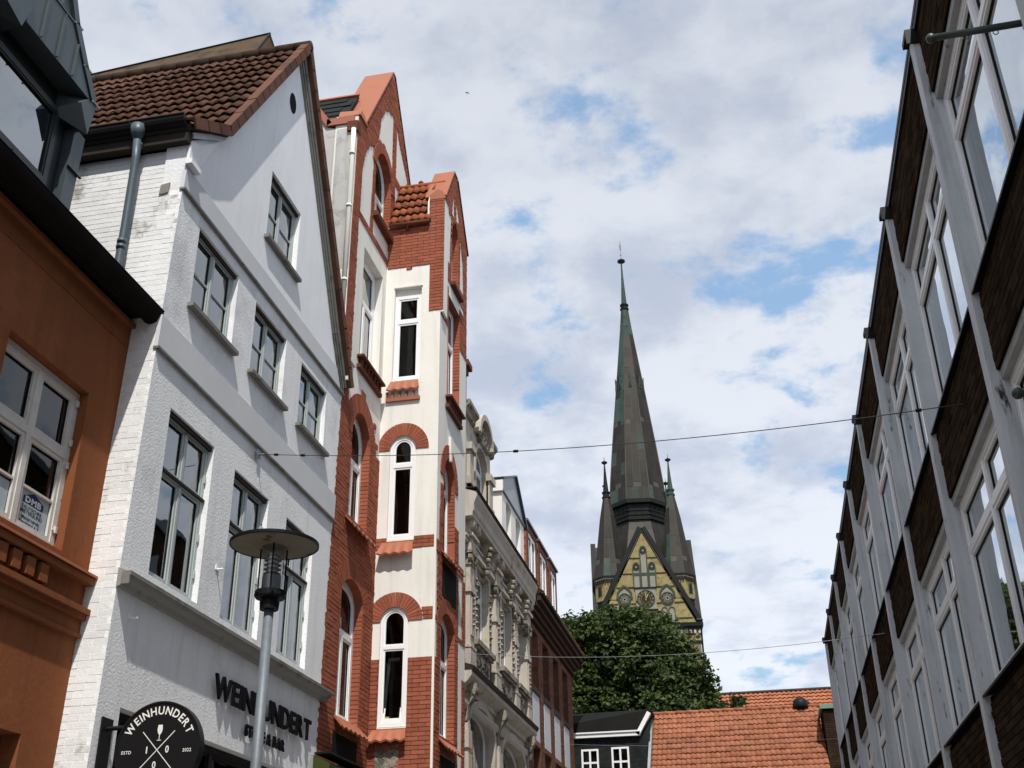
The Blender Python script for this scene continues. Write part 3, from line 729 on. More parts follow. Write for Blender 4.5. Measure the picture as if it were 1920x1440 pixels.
# wall lettering: a thing of its own, each letter a part
LT = thing('shop_lettering', 'black raised lettering reading WEINHUNDERT STORE & BAR on the white wall', 'lettering', (-6.2, 14.1, 4.4))
text_line('WEINHUNDERT', FWh, 12.55, 4.44, .27, .055, LT, 'letter_black', ext=.014, off=.022, total=3.12, joined=False, gap=.10)
text_line('STORE & BAR', FWh, 13.50, 4.29-.13, .13, .05, LT, 'letter_black', ext=.012, off=.04, total=1.28, joined=False, gap=.09)

# round projecting sign
RS = thing('projecting_sign', 'round black wine bar sign with white print hanging from a wall bracket', 'sign', (-6.2, 10.4, 3.3))
FD = FS(10.40); cx, cz, rr = -5.60, 3.485, .44
d = MB(); cir = [(cx+rr*math.cos(t), cz+rr*math.sin(t)) for t in np.linspace(0, 2*math.pi, 65)[:-1]]; d.prism(FD, cir, -.045, .045, back=True); part('disc', d, 'black', RS)
d = MB(); r2 = rr*.955; cir2 = [(cx+r2*math.cos(t), cz+r2*math.sin(t)) for t in np.linspace(0, 2*math.pi, 65)[:-1]]; d.prism(FD, cir, .045, .052, [cir2]); part('rim', d, 'black', RS)
S = 'WEINHUNDERT'; n = len(S); hh = .075; S_ = hh/.7
_w = [glyph(c, 0, .02) for c in S]; _a = [g_[3]-g_[2] for g_ in _w]; _tot = sum(_a)+.16*(n-1); _x = 0; angs = []
for a_ in _a: angs.append(158-136*(_x+a_/2)/_tot); _x += a_+.16
wd = MB()
for ch, an in zip(S, angs):
    t = math.radians(an); g_ = glyph(ch, 0, .02); mid = (g_[2]+g_[3])/2; i0 = len(wd.v)
    c_ = np.array([cx+.315*math.cos(t), cz+.315*math.sin(t)]); ex = np.array([math.sin(t), -math.cos(t)]); ey = np.array([math.cos(t), math.sin(t)])
    for p in g_[0]:
        q = c_+ex*(p[0]-mid)*S_*.92+ey*p[1]*S_; wd.v.append(FD.P(q[0], q[1], .0475))
    wd.f += [tuple(i0+k for k in f) for f in g_[1]]
part('arched_lettering', wd, 'sign_white', RS)
d = MB()
for sgn in (-1, 1):
    p = np.array([cx-sgn*.165, cz+.155]); q = np.array([cx+sgn*.165, cz-.19]); e = (q-p)/np.linalg.norm(q-p); nn = np.array([-e[1], e[0]])*.004
    d.quad(*[FD.P(a[0], a[1], .047+.001*sgn) for a in (p-nn, q-nn, q+nn, p+nn)])
part('crossed_lines', d, 'sign_white', RS)
gl = [(-.003,-.055),(.003,-.055),(.004,-.01),(.02,.012),(.027,.045),(.022,.085),(-.022,.085),(-.027,.045),(-.02,.012),(-.004,-.01)]
d = MB(); d.prism(FD, [(cx+.01+x, cz+.13+y) for x, y in gl], .046, .048, rim=False); d.prism(FD, rect(cx-.012, cx+.032, cz+.068, cz+.074), .046, .048, rim=False); part('wine_glass_emblem', d, 'sign_white', RS)
text_line('1', FD, cx-.105, cz-.045, .062, .048, RS, 'sign_white', off=.02, align='c', name='numeral')
text_line('0', FD, cx+.105, cz-.045, .062, .048, RS, 'sign_white', off=.02, align='c', sx=.85, name='numeral')
text_line('0', FD, cx-.012, cz-.185, .062, .048, RS, 'sign_white', off=.02, align='c', sx=.85, name='numeral')
text_line('ESTD', FD, cx-.315, cz-.045, .03, .048, RS, 'sign_white', align='c', off=.01, name='small_print')
text_line('2022', FD, cx+.31, cz-.045, .03, .048, RS, 'sign_white', align='c', off=.01, name='small_print')
d = MB(); d.box(FWh, 10.30, 10.50, 3.17, 3.80, .002, .02); part('wall_plate', d, 'black', RS)
d = MB()
for zz in (3.70, 3.27): d.tube([(-6.19, 10.40, zz), (-5.9, 10.40, zz)], .022, 8)
part('bracket_arm', d, 'black', RS)

# ================================================================== ORANGE HOUSE
OH = thing('orange_house', 'orange plastered house with dentil cornice, gutter and zinc dormer at the left edge', 'house', (-6.55, 6, 0))
FO = FL(-6.55)
ow = [(8.30-k*1.9*1.15, 9.72-k*1.9*1.15) for k in range(0, 7)]
hs = [rect(a, b, 5.32, 7.07) for a, b in ow]
hs += [rect(8.2-k*2.4, 9.58-k*2.4, .5, 3.53) for k in range(0, 6)]
w_ = MB(); w_.prism(FO, [(-8, 0), (10.26, 0), (10.40, 8.3), (-8, 8.3)], -.35, 0, hs); part('street_wall', w_, 'orange', OH)
bk = MB(); bk.wbox(-13, -7.35, -8, 10.05, 0, 8.2); part('inner_wall', bk, 'room', OH)
for z0, z1, w1 in ((5.10, 5.17, .10), (5.17, 5.20, .07), (4.79, 4.85, .11), (4.74, 4.79, .07), (4.56, 4.60, .05), (4.60, 4.74, .025)):
    b = MB(); b.box(FO, -8, 10.22, z0, z1-.002, -.05, w1); part('cornice_moulding', b, 'orange', OH)
sl = MB(); sl.hexa([FO.P(-8,5.2,.0),FO.P(10.2,5.2,.0),FO.P(10.2,5.26,.0),FO.P(-8,5.26,.0),FO.P(-8,5.175,.125),FO.P(10.23,5.175,.125),FO.P(10.23,5.20,.125),FO.P(-8,5.20,.125)]); part('sheet_sill', sl, 'orange_sill', OH)
for k in range(26):
    y = 9.38-.222*k
    b = MB(); b.prism(FO, [(y-.065, 4.90), (y+.065, 4.90), (y+.065, 5.07), (y-.065, 5.07)], -.01, .085); part('dentil', b, 'orange', OH)
for (a, b) in ow:
    wo = window(OH, FO, a+.005, b-.005, 5.32, 7.06, recess=.10, cols=2, rows=(6.33,), bar=.075, sub=.045, mat='winwhite_worn', glass='glass_dim', muntin=(5.80,), room='room', depth=.45, thick=.07)
    s = MB()
    for zz in (5.5, 6.2, 6.45, 6.9): s.box(FO, b-.055, b-.02, zz, zz+.07, -.105, -.075); s.box(FO, b-.085, b-.05, zz+.02, zz+.035, -.104, -.09)
    part('hinge', s, 'winwhite_worn', wo)
    if a == ow[0][0]:
        # sticker on the right-hand lower pane
        pu0, pu1 = a+.775, b-.135
        FP = FL(-6.55-.155+.012)
        s = MB(); s.prism(FP, rect(pu0+.01, pu1-.0, 5.43, 5.79), 0, .002, rim=False); so_ = part('sticker', s, 'poster', wo)
        pc = (pu0+pu1)/2+.0
        s = MB(); s.prism(FP, [(pc-.17, 5.655), (pc+.17, 5.655), (pc+.17, 5.72), (pc, 5.785), (pc-.17, 5.72)], 0, .003, rim=False); part('house_logo', s, 'ink_blue', so_)
        text_line('DMB', FP, pc, 5.672, .055, .004, so_, 'sign_white', align='c', total=.27, off=.05, name='logo_letters')
        text_line('DEUTSCHER', FP, pc, 5.60, .036, .004, so_, 'ink_dark', align='c', total=.33, off=.02, name='print_line')
        text_line('MIETERBUND', FP, pc, 5.555, .036, .004, so_, 'ink_dark', align='c', total=.36, off=.02, name='print_line')
        text_line('Mieterverein', FP, pc, 5.50, .034, .004, so_, 'ink_dark', align='c', total=.30, off=.035, name='print_line')
        text_line('Flensburg e.V.', FP, pc, 5.452, .034, .004, so_, 'ink_dark', align='c', total=.34, off=.035, name='print_line')
        s = MB(); s.prism(FP, rect(a+.15, a+.63, 5.44, 5.76), 0, .002, rim=False); part('sticker', s, 'poster', wo)
for k in range(0, 6):
    a, b = 8.2-k*2.4, 9.58-k*2.4
    window(OH, FO, a+.005, b-.005, .5, 3.52, recess=.2, cols=2, bar=.07, mat='winbronze', glass='glass_dark', room='room')
# eaves
b = MB()
for z0, z1, w1 in ((7.93, 7.95, .012), (8.18, 8.23, .06)): b.box(FO, -8, 10.30, z0, z1-.002, 0, w1)
part('eaves_moulding', b, 'orange', OH)
gt = MB(); prof = [(.10+.13+.13*math.cos(t), 8.40+.17*math.sin(t)) for t in np.linspace(math.pi, 2*math.pi, 11)]
for k in range(10):
    p, q = prof[k], prof[k+1]; gt.quad(FO.P(10.36, p[1], p[0]), FO.P(-8, p[1], p[0]), FO.P(-8, q[1], q[0]), FO.P(10.36, q[1], q[0]))
i0 = len(gt.v); gt.v += [FO.P(10.36, p[1], p[0]) for p in prof]; gt.f.append(tuple(range(i0, i0+11)))
gt.box(FO, -8, 10.36, 8.395, 8.41, -.1, .18); gt.tube([FO.P(-8, 8.40, .355), FO.P(10.36, 8.40, .355)], .012, 6)
part('gutter', gt, 'gutter_black', OH)
oroof = MB(); oroof.hexa([(-6.40,-8,8.42),(-6.40,10.3,8.42),(-10.5,10.3,11.6),(-10.5,-8,11.6),(-6.40,-8,8.32),(-6.40,10.3,8.32),(-10.5,10.3,8.3),(-10.5,-8,8.3)])
part('roof', oroof, 'bitumen', OH)
# zinc dormer
ZD = part('dormer', MB().hexa([(-7.12,2.2,8.5),(-7.12,9.06,8.5),(-10,9.06,8.5),(-10,2.2,8.5),(-7.12,2.2,10.6),(-7.12,9.06,10.6),(-10,9.06,10.6),(-10,2.2,10.6)]), 'zinc', OH)
FZ = FL(-6.72)
def dpart(n, mb, mat, **k): return part(n, mb, mat, OH, **k)
window(OH, FL(-6.82), 7.0, 8.74, 8.62, 10.14, recess=.02, cols=1, rows=(9.16,), bar=.075, sub=.02, mat='winbronze', glass='glass_sky', room='room_mid', depth=.2, name='dormer_window')
for q in (7.58, 8.15):
    b = MB(); b.box(FL(-6.82), q-.035, q+.035, 8.62, 9.14, -.09, -.005); dpart('dormer_mullion', b, 'winbronze')
b = MB(); b.box(FL(-6.86), 8.745, 8.86, 8.45, 10.30, -.2, 0); dpart('window_post', b, 'winbronze')
ch = MB(); ch.prism(FL(-6.74), [(8.865, 8.40), (9.06, 8.40), (9.10, 10.02), (8.90, 10.02)], -.35, .0); dpart('cheek_panel', ch, 'zinc')
for zz in (8.95, 9.48):
    b = MB(); b.hexa([FL(-6.74).P(8.87,zz,.0),FL(-6.74).P(9.13,zz,.0),FL(-6.74).P(9.13,zz+.012,.0),FL(-6.74).P(8.87,zz+.012,.0),FL(-6.74).P(8.87,zz,.03),FL(-6.74).P(9.13,zz,.03),FL(-6.74).P(9.13,zz+.012,.03),FL(-6.74).P(8.87,zz+.012,.03)]); dpart('sheet_seam', b, 'zinc')
# hood: gable-shaped front standing forward of the window, dark soffit beneath
HF = FL(-6.60)
hood = [(7.66, 10.36), (8.86, 10.36), (8.30, 11.05), (8.05, 11.05)]
hd = MB(); hd.prism(HF, [(7.62, 10.36), (8.86, 10.36), (8.33, 11.03), (7.62, 11.03)], -.9, 0, back=True); dpart('hood_front', hd, 'zinc')
hd = MB(); hd.prism(HF, [(7.62, 11.035), (8.325, 11.035), (7.95, 11.75), (7.62, 12.1)], -.9, -.02, back=True); dpart('hood_upper_sheet', hd, 'zinc')
b = MB(); b.box(HF, 7.62, 8.33, 11.02, 11.045, -.02, .012)
for (u, z1) in ((7.86, 10.98), (8.16, 10.98), (8.46, 10.82), ): b.box(HF, u-.008, u+.008, 10.37, z1, .0, .03)
for (u, z1) in ((7.82, 11.75), (8.08, 11.5)): b.box(HF, u-.008, u+.008, 11.05, z1, -.02, .015)
dpart('standing_seam', b, 'zinc')
# roof sheets along the hood's right rake
rk = [((8.33, 11.03), (7.90, 11.85)), ((8.62, 10.66), (8.33, 11.03)), ((8.88, 10.36), (8.62, 10.66))]
for p, q in rk:
    b = MB(); strip(HF, q, p, .005, .10, -.9, .02, b); dpart('rake_sheet', b, 'zinc')
    b = MB(); e = np.array(p); strip(HF, (p[0], p[1]), (p[0]+.02, p[1]+.0), 0, .02, -.6, .025, b); b.box(HF, p[0], p[0]+.16, p[1]+.02, p[1]+.035, -.3, .02); dpart('sheet_seam', b, 'zinc_light')
b = MB(); b.hexa([HF.P(8.62,10.10,-.35),HF.P(8.98,10.12,-.35),HF.P(8.98,10.42,-.35),HF.P(8.62,10.37,-.35),HF.P(8.72,10.22,.0),HF.P(8.93,9.93,.0),HF.P(9.0,10.40,.0),HF.P(8.84,10.36,.0)]); dpart('hood_corner', b, 'zinc')
b = MB(); b.hexa([HF.P(7.0,10.28,-.5),HF.P(7.66,10.28,-.5),HF.P(7.80,10.75,-.5),HF.P(7.0,10.9,-.5),HF.P(7.0,10.33,.06),HF.P(7.50,10.17,.06),HF.P(7.64,10.62,.06),HF.P(7.22,11.2,.06)]); dpart('hood_corner', b, 'zinc')
b = MB(); b.hexa([HF.P(6.4,10.33,.0),HF.P(7.18,10.33,.0),HF.P(7.2,11.0,.0),HF.P(6.4,11.0,.0),HF.P(6.4,10.33,.06),HF.P(7.18,10.33,.06),HF.P(7.2,11.0,.06),HF.P(6.4,11.0,.06)]); dpart('neighbouring_sheet', b, 'zinc_light')
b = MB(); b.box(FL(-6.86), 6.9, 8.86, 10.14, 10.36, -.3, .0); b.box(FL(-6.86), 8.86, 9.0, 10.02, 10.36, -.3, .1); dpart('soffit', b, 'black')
b = MB(); b.box(FL(-7.6), 5.5, 7.9, 10.3, 12.5, -1, .3); dpart('dormer_roof', b, 'zinc')

# ================================================================== RED AND CREAM CORNER HOUSE
RH = thing('red_and_cream_house', 'red brick and cream house with stepped-out bay, arched windows and two steep gables', 'house', (-6.2, 19, 0))
FF = FL(-6.215)          # flat street wall, u = y
XB = -5.10; YS = 18.38   # bay front plane, bay side wall facing the camera
FBs = FS(YS)             # bay side, u = x
FBf = FL(XB)             # bay front, u = y
YE = 20.47
# openings ---------------------------------------------------------
fo = [arch_poly(16.76, 17.84, 5.0, 6.90, .36), arch_poly(16.86, 17.82, 8.27, 9.75, .55), rect(17.02, 18.15, 11.38, 13.66), arch_poly(17.40, 18.40, 14.72, 15.80, .62)]
flat = [(15.98, 3.0), (18.45, 3.0), (24.6, 3.0), (24.6, 15.0), (20.6, 15.0), (20.15, 15.9), (19.76, 16.25), (19.70, 16.9), (18.34, 18.93), (18.20, 18.93), (16.72, 16.32), (16.30, 16.25), (16.28, 15.4), (16.22, 10), (16.06, 4.8)]
w_ = MB(); w_.prism(FF, flat, -.45, 0, fo); part('street_wall', w_, 'cream', RH)
so_ = [arch_poly(-6.2+.135, -6.2+.635, 5.08, 6.84, .25), arch_poly(-6.2+.19, -6.2+.69, 8.30, 10.04, .27), rect(-6.2+.17, -6.2+.72, 11.47, 13.52)]
w_ = MB(); w_.prism(FBs, [(-6.4, 3.0), (XB-.06, 3.0), (XB-.06, 12.88), (XB+.06, 12.88), (XB+.06, 15.55), (XB-.24, 15.60), (XB-.24, 15.0), (-6.4, 15.0)], -.30, 0, so_); part('bay_side_wall', w_, 'cream', RH)
bo = [arch_poly(18.72, 19.68, 4.98, 6.80, .32), arch_poly(18.80, 19.60, 8.12, 9.60, .50), rect(18.95, 19.86, 11.30, 13.60), arch_poly(19.15, 19.70, 14.02, 15.20, .42)]
bf = [(YS+.002, 3.0), (YE, 3.0), (YE, 15.55), (19.54, 16.85), (19.28, 16.87), (18.64, 15.80), (18.48, 15.72), (YS+.002, 15.5)]
w_ = MB(); w_.prism(FBf, bf, -.30, 0, bo); part('bay_front_wall', w_, 'cream', RH)
bs = MB(); bs.wbox(-6.4, -5.2, YE-.25, YE-.01, 3, 15.3); part('bay_far_wall', bs, 'red', RH)
iw = MB(); iw.wbox(-14, -7.2, 16.6, 24.4, 0, 15.0); part('inner_wall', iw, 'room', RH)

def ell(u, v, c, vs, r, h): return ((u-c)/r)**2 + ((v-vs)/h)**2
def in_arch(u, v, u0, u1, v0, vs, rise, e=0.0):
    c, r = (u0+u1)/2, (u1-u0)/2+e
    return (abs(u-c) < r and v0 < v <= vs) or (v > vs and ell(u, v, c, vs, r, rise+e) < 1)
def poly_in(u, v, P):
    r = False; j = len(P)-1
    for i in range(len(P)):
        if (P[i][1] > v) != (P[j][1] > v) and u < (P[j][0]-P[i][0])*(v-P[i][1])/(P[j][1]-P[i][1])+P[i][0]: r = not r
        j = i
    return r
PAN = [[(16.64,14.22),(17.22,14.22),(17.29,16.22),(17.02,16.05),(16.78,15.70),(16.64,15.2)],
       [(17.47,16.50),(17.60,17.2),(17.85,17.62),(18.10,17.80),(18.37,17.84),(18.42,16.50),(18.30,16.42),(17.9,16.72),(17.55,16.60)],
       [(18.62,17.81),(18.80,17.55),(19.52,16.97),(19.25,16.56),(18.67,16.47)],
       [(18.64,16.29),(19.18,16.35),(18.95,15.9),(18.68,15.45)],
       [(17.38,14.58),(17.40,14.20),(18.38,14.20),(18.36,14.58)]]
def flat_mask(u, v):
    if in_arch(u, v, 16.76, 17.84, 5.0, 6.90, .36) or in_arch(u, v, 16.86, 17.82, 8.27, 9.75, .55): return False
    if in_arch(u, v, 17.40, 18.40, 14.72, 15.80, .62) or (17.02 < u < 18.15 and 11.38 < v < 13.66): return False
    if in_arch(u, v, 16.76, 17.84, 6.9, 6.90, .36, .30) or in_arch(u, v, 16.86, 17.82, 9.75, 9.75, .55, .34): return False     # voussoirs go there
    left = 16.06+.027*(v-4.8) if v < 10 else 16.22+.012*(v-10)
    if u < left or not poly_in(u, v, flat): return False
    if 16.72 < u < 17.85 and 4.32 < v < 4.76: return False
    if v > 14.06: return not any(poly_in(u, v, p) for p in PAN)
    if v < 9.86: return u < 18.45
    if v < 10.25 and u < 16.60: return True
    return u < 16.60+(.02 if int(v/.0715*.25) % 2 else 0)
FFb = FL(-6.215+.001)
brickwork(RH, FFb, 15.98, 20.0, 4.2, 18.92, flat_mask, 'red', 'red_joint', nparts=140, pitch=.0715, Lb=.245, proud=.011, jt=.010)
def side_mask(x, v):
    u = x+6.2
    for a, b, c, d, e in ((.135,.635,5.08,6.84,.25), (.19,.69,8.30,10.04,.27)):
        if in_arch(u, v, a, b, c, d, e): return False
    if .17 < u < .72 and 11.47 < v < 13.52: return False
    if v < 6.21: return u < 1.06
    if v < 6.83: return False
    if v < 7.04:
        return u < 1.06 and not in_arch(u, v, .135, .635, 6.84, 6.84, .25, .255)
    if v < 8.14: return False
    if v < 8.33: return u < 1.06
    if v < 12.89: return False
    if v < 13.96: return u > .87 or (13.93 < v and .39 < u < .51)
    if v < 15.0: return u < 1.17
    return u > .84
brickwork(RH, FBs, -6.2, XB+.055, 4.2, 15.6, side_mask, 'red', 'red_joint', nparts=100, pitch=.0715, Lb=.245, proud=.011, step=.01, jt=.010)
BP = [[(18.60,14.35),(19.02,14.35),(19.10,15.62),(18.85,15.55),(18.66,15.25)], [(19.16,15.68),(19.18,15.95),(19.27,16.22),(19.32,16.20),(19.33,15.68)],
      [(19.50,16.28),(19.56,16.2),(19.78,15.86),(19.52,15.74)], [(19.84,14.25),(20.16,14.25),(20.10,15.0),(19.86,15.6)], [(19.15,13.92),(19.15,14.0-.02),(19.72,13.98),(19.72,13.75),(19.15,13.75)]]
def front_mask(u, v):
    if not poly_in(u, v, bf): return False
    for q in ((18.72,19.68,4.98,6.80,.32), (18.80,19.60,8.12,9.60,.50), (19.15,19.70,14.02,15.20,.42)):
        if in_arch(u, v, *q): return False
    if 18.95 < u < 19.86 and 11.30 < v < 13.60: return False
    if in_arch(u, v, 18.72, 19.68, 6.8, 6.80, .32, .25) or in_arch(u, v, 18.80, 19.60, 9.6, 9.60, .50, .25): return False
    if 18.75 < u < 19.75 and (4.0 < v < 4.68 or 7.35 < v < 7.98): return False
    if v < 6.21: return u < 19.93 or u > 20.22
    if v < 6.83: return u > 18.48 and (u < 19.93)
    if v < 8.05:
        if 6.95 < v and u < 18.46: return False
        if 19.94 < u < 20.22 and v > 6.95: return False
        return True
    if v < 8.25: return u < 20.3
    if v < 8.95: return 18.55 < u < 19.92
    if v < 9.45: return 18.60 < u < 18.80
    if v < 12.85: return False
    if v < 13.05: return u < 18.95 or u > 19.86
    if v < 13.75:
        return u > 19.86 or u < 18.95
    if 13.75 < v < 14.22 and abs((v-13.80)-(u-18.9)*.0) < .12: return u < 18.75 or u > 20.2
    return not any(poly_in(u, v, p) for p in BP)
brickwork(RH, FBf, YS, YE-.02, 4.2, 16.86, front_mask, 'red', 'red_joint', nparts=55, pitch=.0715, Lb=.245, proud=.011, step=.01, jt=.010)
# projecting upper corner pier of the bay (quoin)
# coloured reveals (red linings on the openings whose surround is brick)
def lining(F, poly, w0, w1, mat, t=.006):
    b = MB(); n = len(poly); c = (sum(p[0] for p in poly)/n, sum(p[1] for p in poly)/n)
    for k in range(n):
        p, q = poly[k], poly[(k+1) % n]
        if abs(p[1]-q[1]) < 1e-6 and p[1] < c[1]: continue
        f = lambda s: (s[0]+(c[0]-s[0])*t/max(.1, abs(c[0]-s[0])+abs(c[1]-s[1])), s[1]+(c[1]-s[1])*t/max(.1, abs(c[0]-s[0])+abs(c[1]-s[1])))
        p, q = f(p), f(q)
        a_, b_, c_, d_ = F.P(p[0],p[1],w0), F.P(q[0],q[1],w0), F.P(q[0],q[1],w1), F.P(p[0],p[1],w1)
        b.quad(a_, b_, c_, d_)
    return b
for F, P in ((FF, fo[0]), (FF, fo[1]), (FF, fo[3]), (FBf, bo[0]), (FBf, bo[1]), (FBf, bo[2]), (FBf, bo[3])):
    part('brick_reveal', lining(F, P, -.15, .016, 'red'), 'red', RH)
# reveal joints: brick courses on the camera-facing reveals
for X, yr, z0, z1 in ((-6.215, 17.84, 5.0, 6.9), (-6.215, 17.82, 8.27, 9.7), (-6.215, 18.40, 14.72, 15.8), (XB, 19.68, 4.98, 6.8), (XB, 19.60, 8.6, 9.6), (XB, 19.86, 11.9, 13.6), (XB, 19.70, 14.02, 15.2)):
    b = MB(); k = 0
    while z0+k*.0715+.06 < z1:
        b.wbox(X-.14, X+.012, yr-.014-.003*random.random(), yr-.006, z0+k*.0715+.005, z0+k*.0715+.066); k += 1
    part('reveal_bricks', b, 'red', RH, kind='stuff')
# arches
voussoirs(RH, FF, 17.30, 6.90, .54, .36, .84, .68, 22, .002, .017)
voussoirs(RH, FF, 17.34, 9.75, .48, .55, .83, .89, 22, .002, .017)
voussoirs(RH, FF, 17.90, 15.80, .50, .62, .72, .84, 20, .013, .030, a0=.1, a1=math.pi-.1)
voussoirs(RH, FBs, -6.2+.385, 6.84, .25, .25, .50, .505, 20, .002, .019, a0=-.0)
voussoirs(RH, FBs, -6.2+.44, 10.04, .25, .27, .49, .52, 21, .002, .019, a0=-.02, a1=math.pi+.02)
voussoirs(RH, FBf, 19.20, 6.80, .48, .32, .73, .57, 20, .002, .017)
voussoirs(RH, FBf, 19.20, 9.60, .40, .50, .64, .76, 9, .002, .019, a0=.0, a1=math.pi*.44)
voussoirs(RH, FBf, 19.20, 9.60, .40, .50, .64, .76, 9, .002, .019, a0=math.pi*.54, a1=math.pi)
b = MB(); b.prism(FBf, [(19.17, 10.06), (19.24, 10.06), (19.27, 10.55), (19.13, 10.55)], 0, .05); part('keystone', b, 'cream', RH)
for (p, q) in ((16.50, 9.80), (16.58, 10.13), (17.98, 10.35), (18.12, 10.0)):
    b = MB(); b.box(FF, p, p+.13, q, q+.09, 0, .016); part('arch_corner_brick', b, 'red', RH)
b = MB(); b.box(FF, 17.22, 17.46, 10.60, 10.75, 0, .02); part('arch_key_brick', b, 'red', RH)
# plaster lintel frames around the top-floor windows
b = MB(); b.box(FBs, -6.04, -5.46, 13.52, 13.56, 0, .02); part('lintel_edge', b, 'cream', RH)
# windows
window(RH, FF, 16.765, 17.835, 5.01, 6.90, recess=.13, cols=2, rows=(6.38,), bar=.085, sub=.04, top_cols=1, arch=.35, glass='glass_dark', curtain=('blind', 16.95, 17.7, 5.1, 6.4), depth=.5)
window(RH, FF, 16.865, 17.815, 8.28, 9.75, recess=.13, cols=2, rows=(9.40,), bar=.08, sub=.04, top_cols=1, arch=.54, glass='glass_dark', curtain=('blind', 17.0, 17.6, 8.3, 9.4))
window(RH, FF, 17.025, 18.145, 11.39, 13.65, recess=.15, cols=2, rows=(12.74,), bar=.085, sub=.04, top_cols=1, glass='glass', curtain=('curtain', 17.1, 18.0, 11.5, 12.9))
window(RH, FF, 17.405, 18.395, 14.73, 15.80, recess=.13, cols=2, rows=(15.45,), bar=.075, sub=.035, top_cols=1, arch=.61, glass='glass_dark', curtain=('blind', 17.5, 18.3, 14.8, 15.5))
window(RH, FBs, -6.2+.14, -6.2+.63, 5.09, 6.84, recess=.02, cols=1, rows=(6.40,), bar=.06, sub=.028, arch=.245, glass='glass_dark')
window(RH, FBs, -6.2+.195, -6.2+.685, 8.31, 10.04, recess=.02, cols=1, rows=(9.72,), bar=.07, sub=.035, arch=.265, glass='glass_dark')
window(RH, FBs, -6.2+.175, -6.2+.715, 11.48, 13.36, recess=.06, cols=1, rows=(12.77,), bar=.07, sub=.035, glass='glass_dark')
b = MB(); b.box(FBs, -6.2+.175, -6.2+.715, 13.36, 13.52, -.2, -.075); part('window_head_board', b, 'cream', RH)
window(RH, FBf, 18.725, 19.675, 4.99, 6.80, recess=.12, cols=2, rows=(6.28,), bar=.075, sub=.035, top_cols=1, arch=.31, glass='glass_dark', curtain=('blind', 18.9, 19.5, 5.1, 6.2))
window(RH, FBf, 18.805, 19.595, 8.13, 9.60, recess=.12, cols=2, rows=(9.50,), bar=.07, sub=.035, top_cols=1, arch=.49, glass='glass_dark', curtain=('curtain', 18.9, 19.3, 8.2, 9.2))
window(RH, FBf, 18.955, 19.855, 11.31, 13.59, recess=.12, cols=2, rows=(12.75,), bar=.075, sub=.035, top_cols=1, glass='glass', curtain=('curtain', 19.1, 19.5, 11.4, 12.6))
window(RH, FBf, 19.155, 19.695, 14.03, 15.20, recess=.12, cols=1, bar=.06, sub=.03, arch=.41, glass='glass')
# tilted open casement of the lowest bay window
b = MB(); x0, x1, z0, z1 = -6.2+.185, -6.2+.575, 5.17, 6.34
A = [(x0, z0), (x1, z0), (x1, z1), (x0, z1)]
tf = Fr((0, YS+.005, 0), (1, 0, 0), (-.045, .10, 1), (0, -1, 0)); 
tfo = lambda x, z: (x, z)
fr_ = Fr(FBs.P(x0+.02, z0, -.03), (1, 0, 0), (.035, .13, 1), (0, -1, 0))
b.prism(fr_, rect(0, x1-x0-.04, .0, z1-z0-.08), -.04, 0, [rect(.05, x1-x0-.09, .06, z1-z0-.14)], back=True); part('tilted_casement', b, 'winwhite', RH)
# small things on the inner sill
b = MB(); b.box(FBs, -6.2+.25, -6.2+.33, 5.19, 5.26, -.10, -.045); solo('small_box', b, 'ochre_pale', 'small ochre box standing on the sill inside the lowest narrow bay window', 'box')
b = MB(); b.lathe(FBs.P(-6.2+.49, 5.19, -.10), [(.03,0),(.03,.01),(.008,.02),(.008,.05),(.03,.08),(.032,.13),(.028,.135)], 10); solo('goblet', b, 'gold', 'small brass goblet standing on the sill inside the lowest narrow bay window', 'goblet', smooth=True)
# tiled sills ("apron roofs") of moulded tile with scalloped edge
def tiled_sill(F, u0, u1, z_top, z_bot, out, n, lab=None):
    b = MB(); nn = n*6
    for k in range(nn):
        a0, a1 = k/nn, (k+1)/nn
        sc = lambda t: .5-.5*math.cos(2*math.pi*t*n)
        ua, ub = u0+(u1-u0)*a0, u0+(u1-u0)*a1
        ia, ib = u0+.05+(u1-u0-.1)*a0, u0+.05+(u1-u0-.1)*a1
        za, zb = z_bot-.03*sc(a0), z_bot-.03*sc(a1)
        b.hexa([F.P(ia,z_top,.0),F.P(ib,z_top,.0),F.P(ub,zb,out),F.P(ua,za,out),F.P(ia,z_top-.03,.0),F.P(ib,z_top-.03,.0),F.P(ub,zb-.03,out-.01),F.P(ua,za-.03,out-.01)])
    return part('tiled_sill', b, 'red_smooth', RH)
for z in (5.06, 8.28):
    tiled_sill(FBs, -6.2+(.02 if z < 6 else .06), -6.2+(.68 if z < 6 else .72), z, z-.19-.06*(z > 6), .17, 4)
    tiled_sill(FF, 16.68, 17.95, z-.04, z-.22, .17, 6); tiled_sill(FBf, 18.62, 19.80, z-.10, z-.27, .17, 6)
tiled_sill(FBs, -6.2+.10, -6.2+.74, 11.46, 11.26, .10, 4)
b = MB(); b.box(FBs, -6.2+.08, -6.2+.74, 11.02, 11.09, -.0, .05); b.box(FBs, -6.2+.08, -6.2+.11, 11.09, 11.22, 0, .05)
for k in range(4): b.box(FBs, -6.2+.19+.135*k, -6.2+.23+.135*k, 11.09, 11.2, .0, .05)
part('brick_corbel_table', b, 'red_smooth', RH)
for F, a, c in ((FF, 16.92, 18.2), (FBf, 18.85, 19.95)):
    b = MB(); b.box(F, a, c, 11.27, 11.31, 0, .13); b.box(F, a, c, 11.05, 11.12, 0, .07)
    for k in range(7): b.box(F, a+.1+(c-a-.24)*k/6, a+.14+(c-a-.24)*k/6, 11.12, 11.27, 0, .08)
    part('brick_corbel_table', b, 'red_dark', RH)
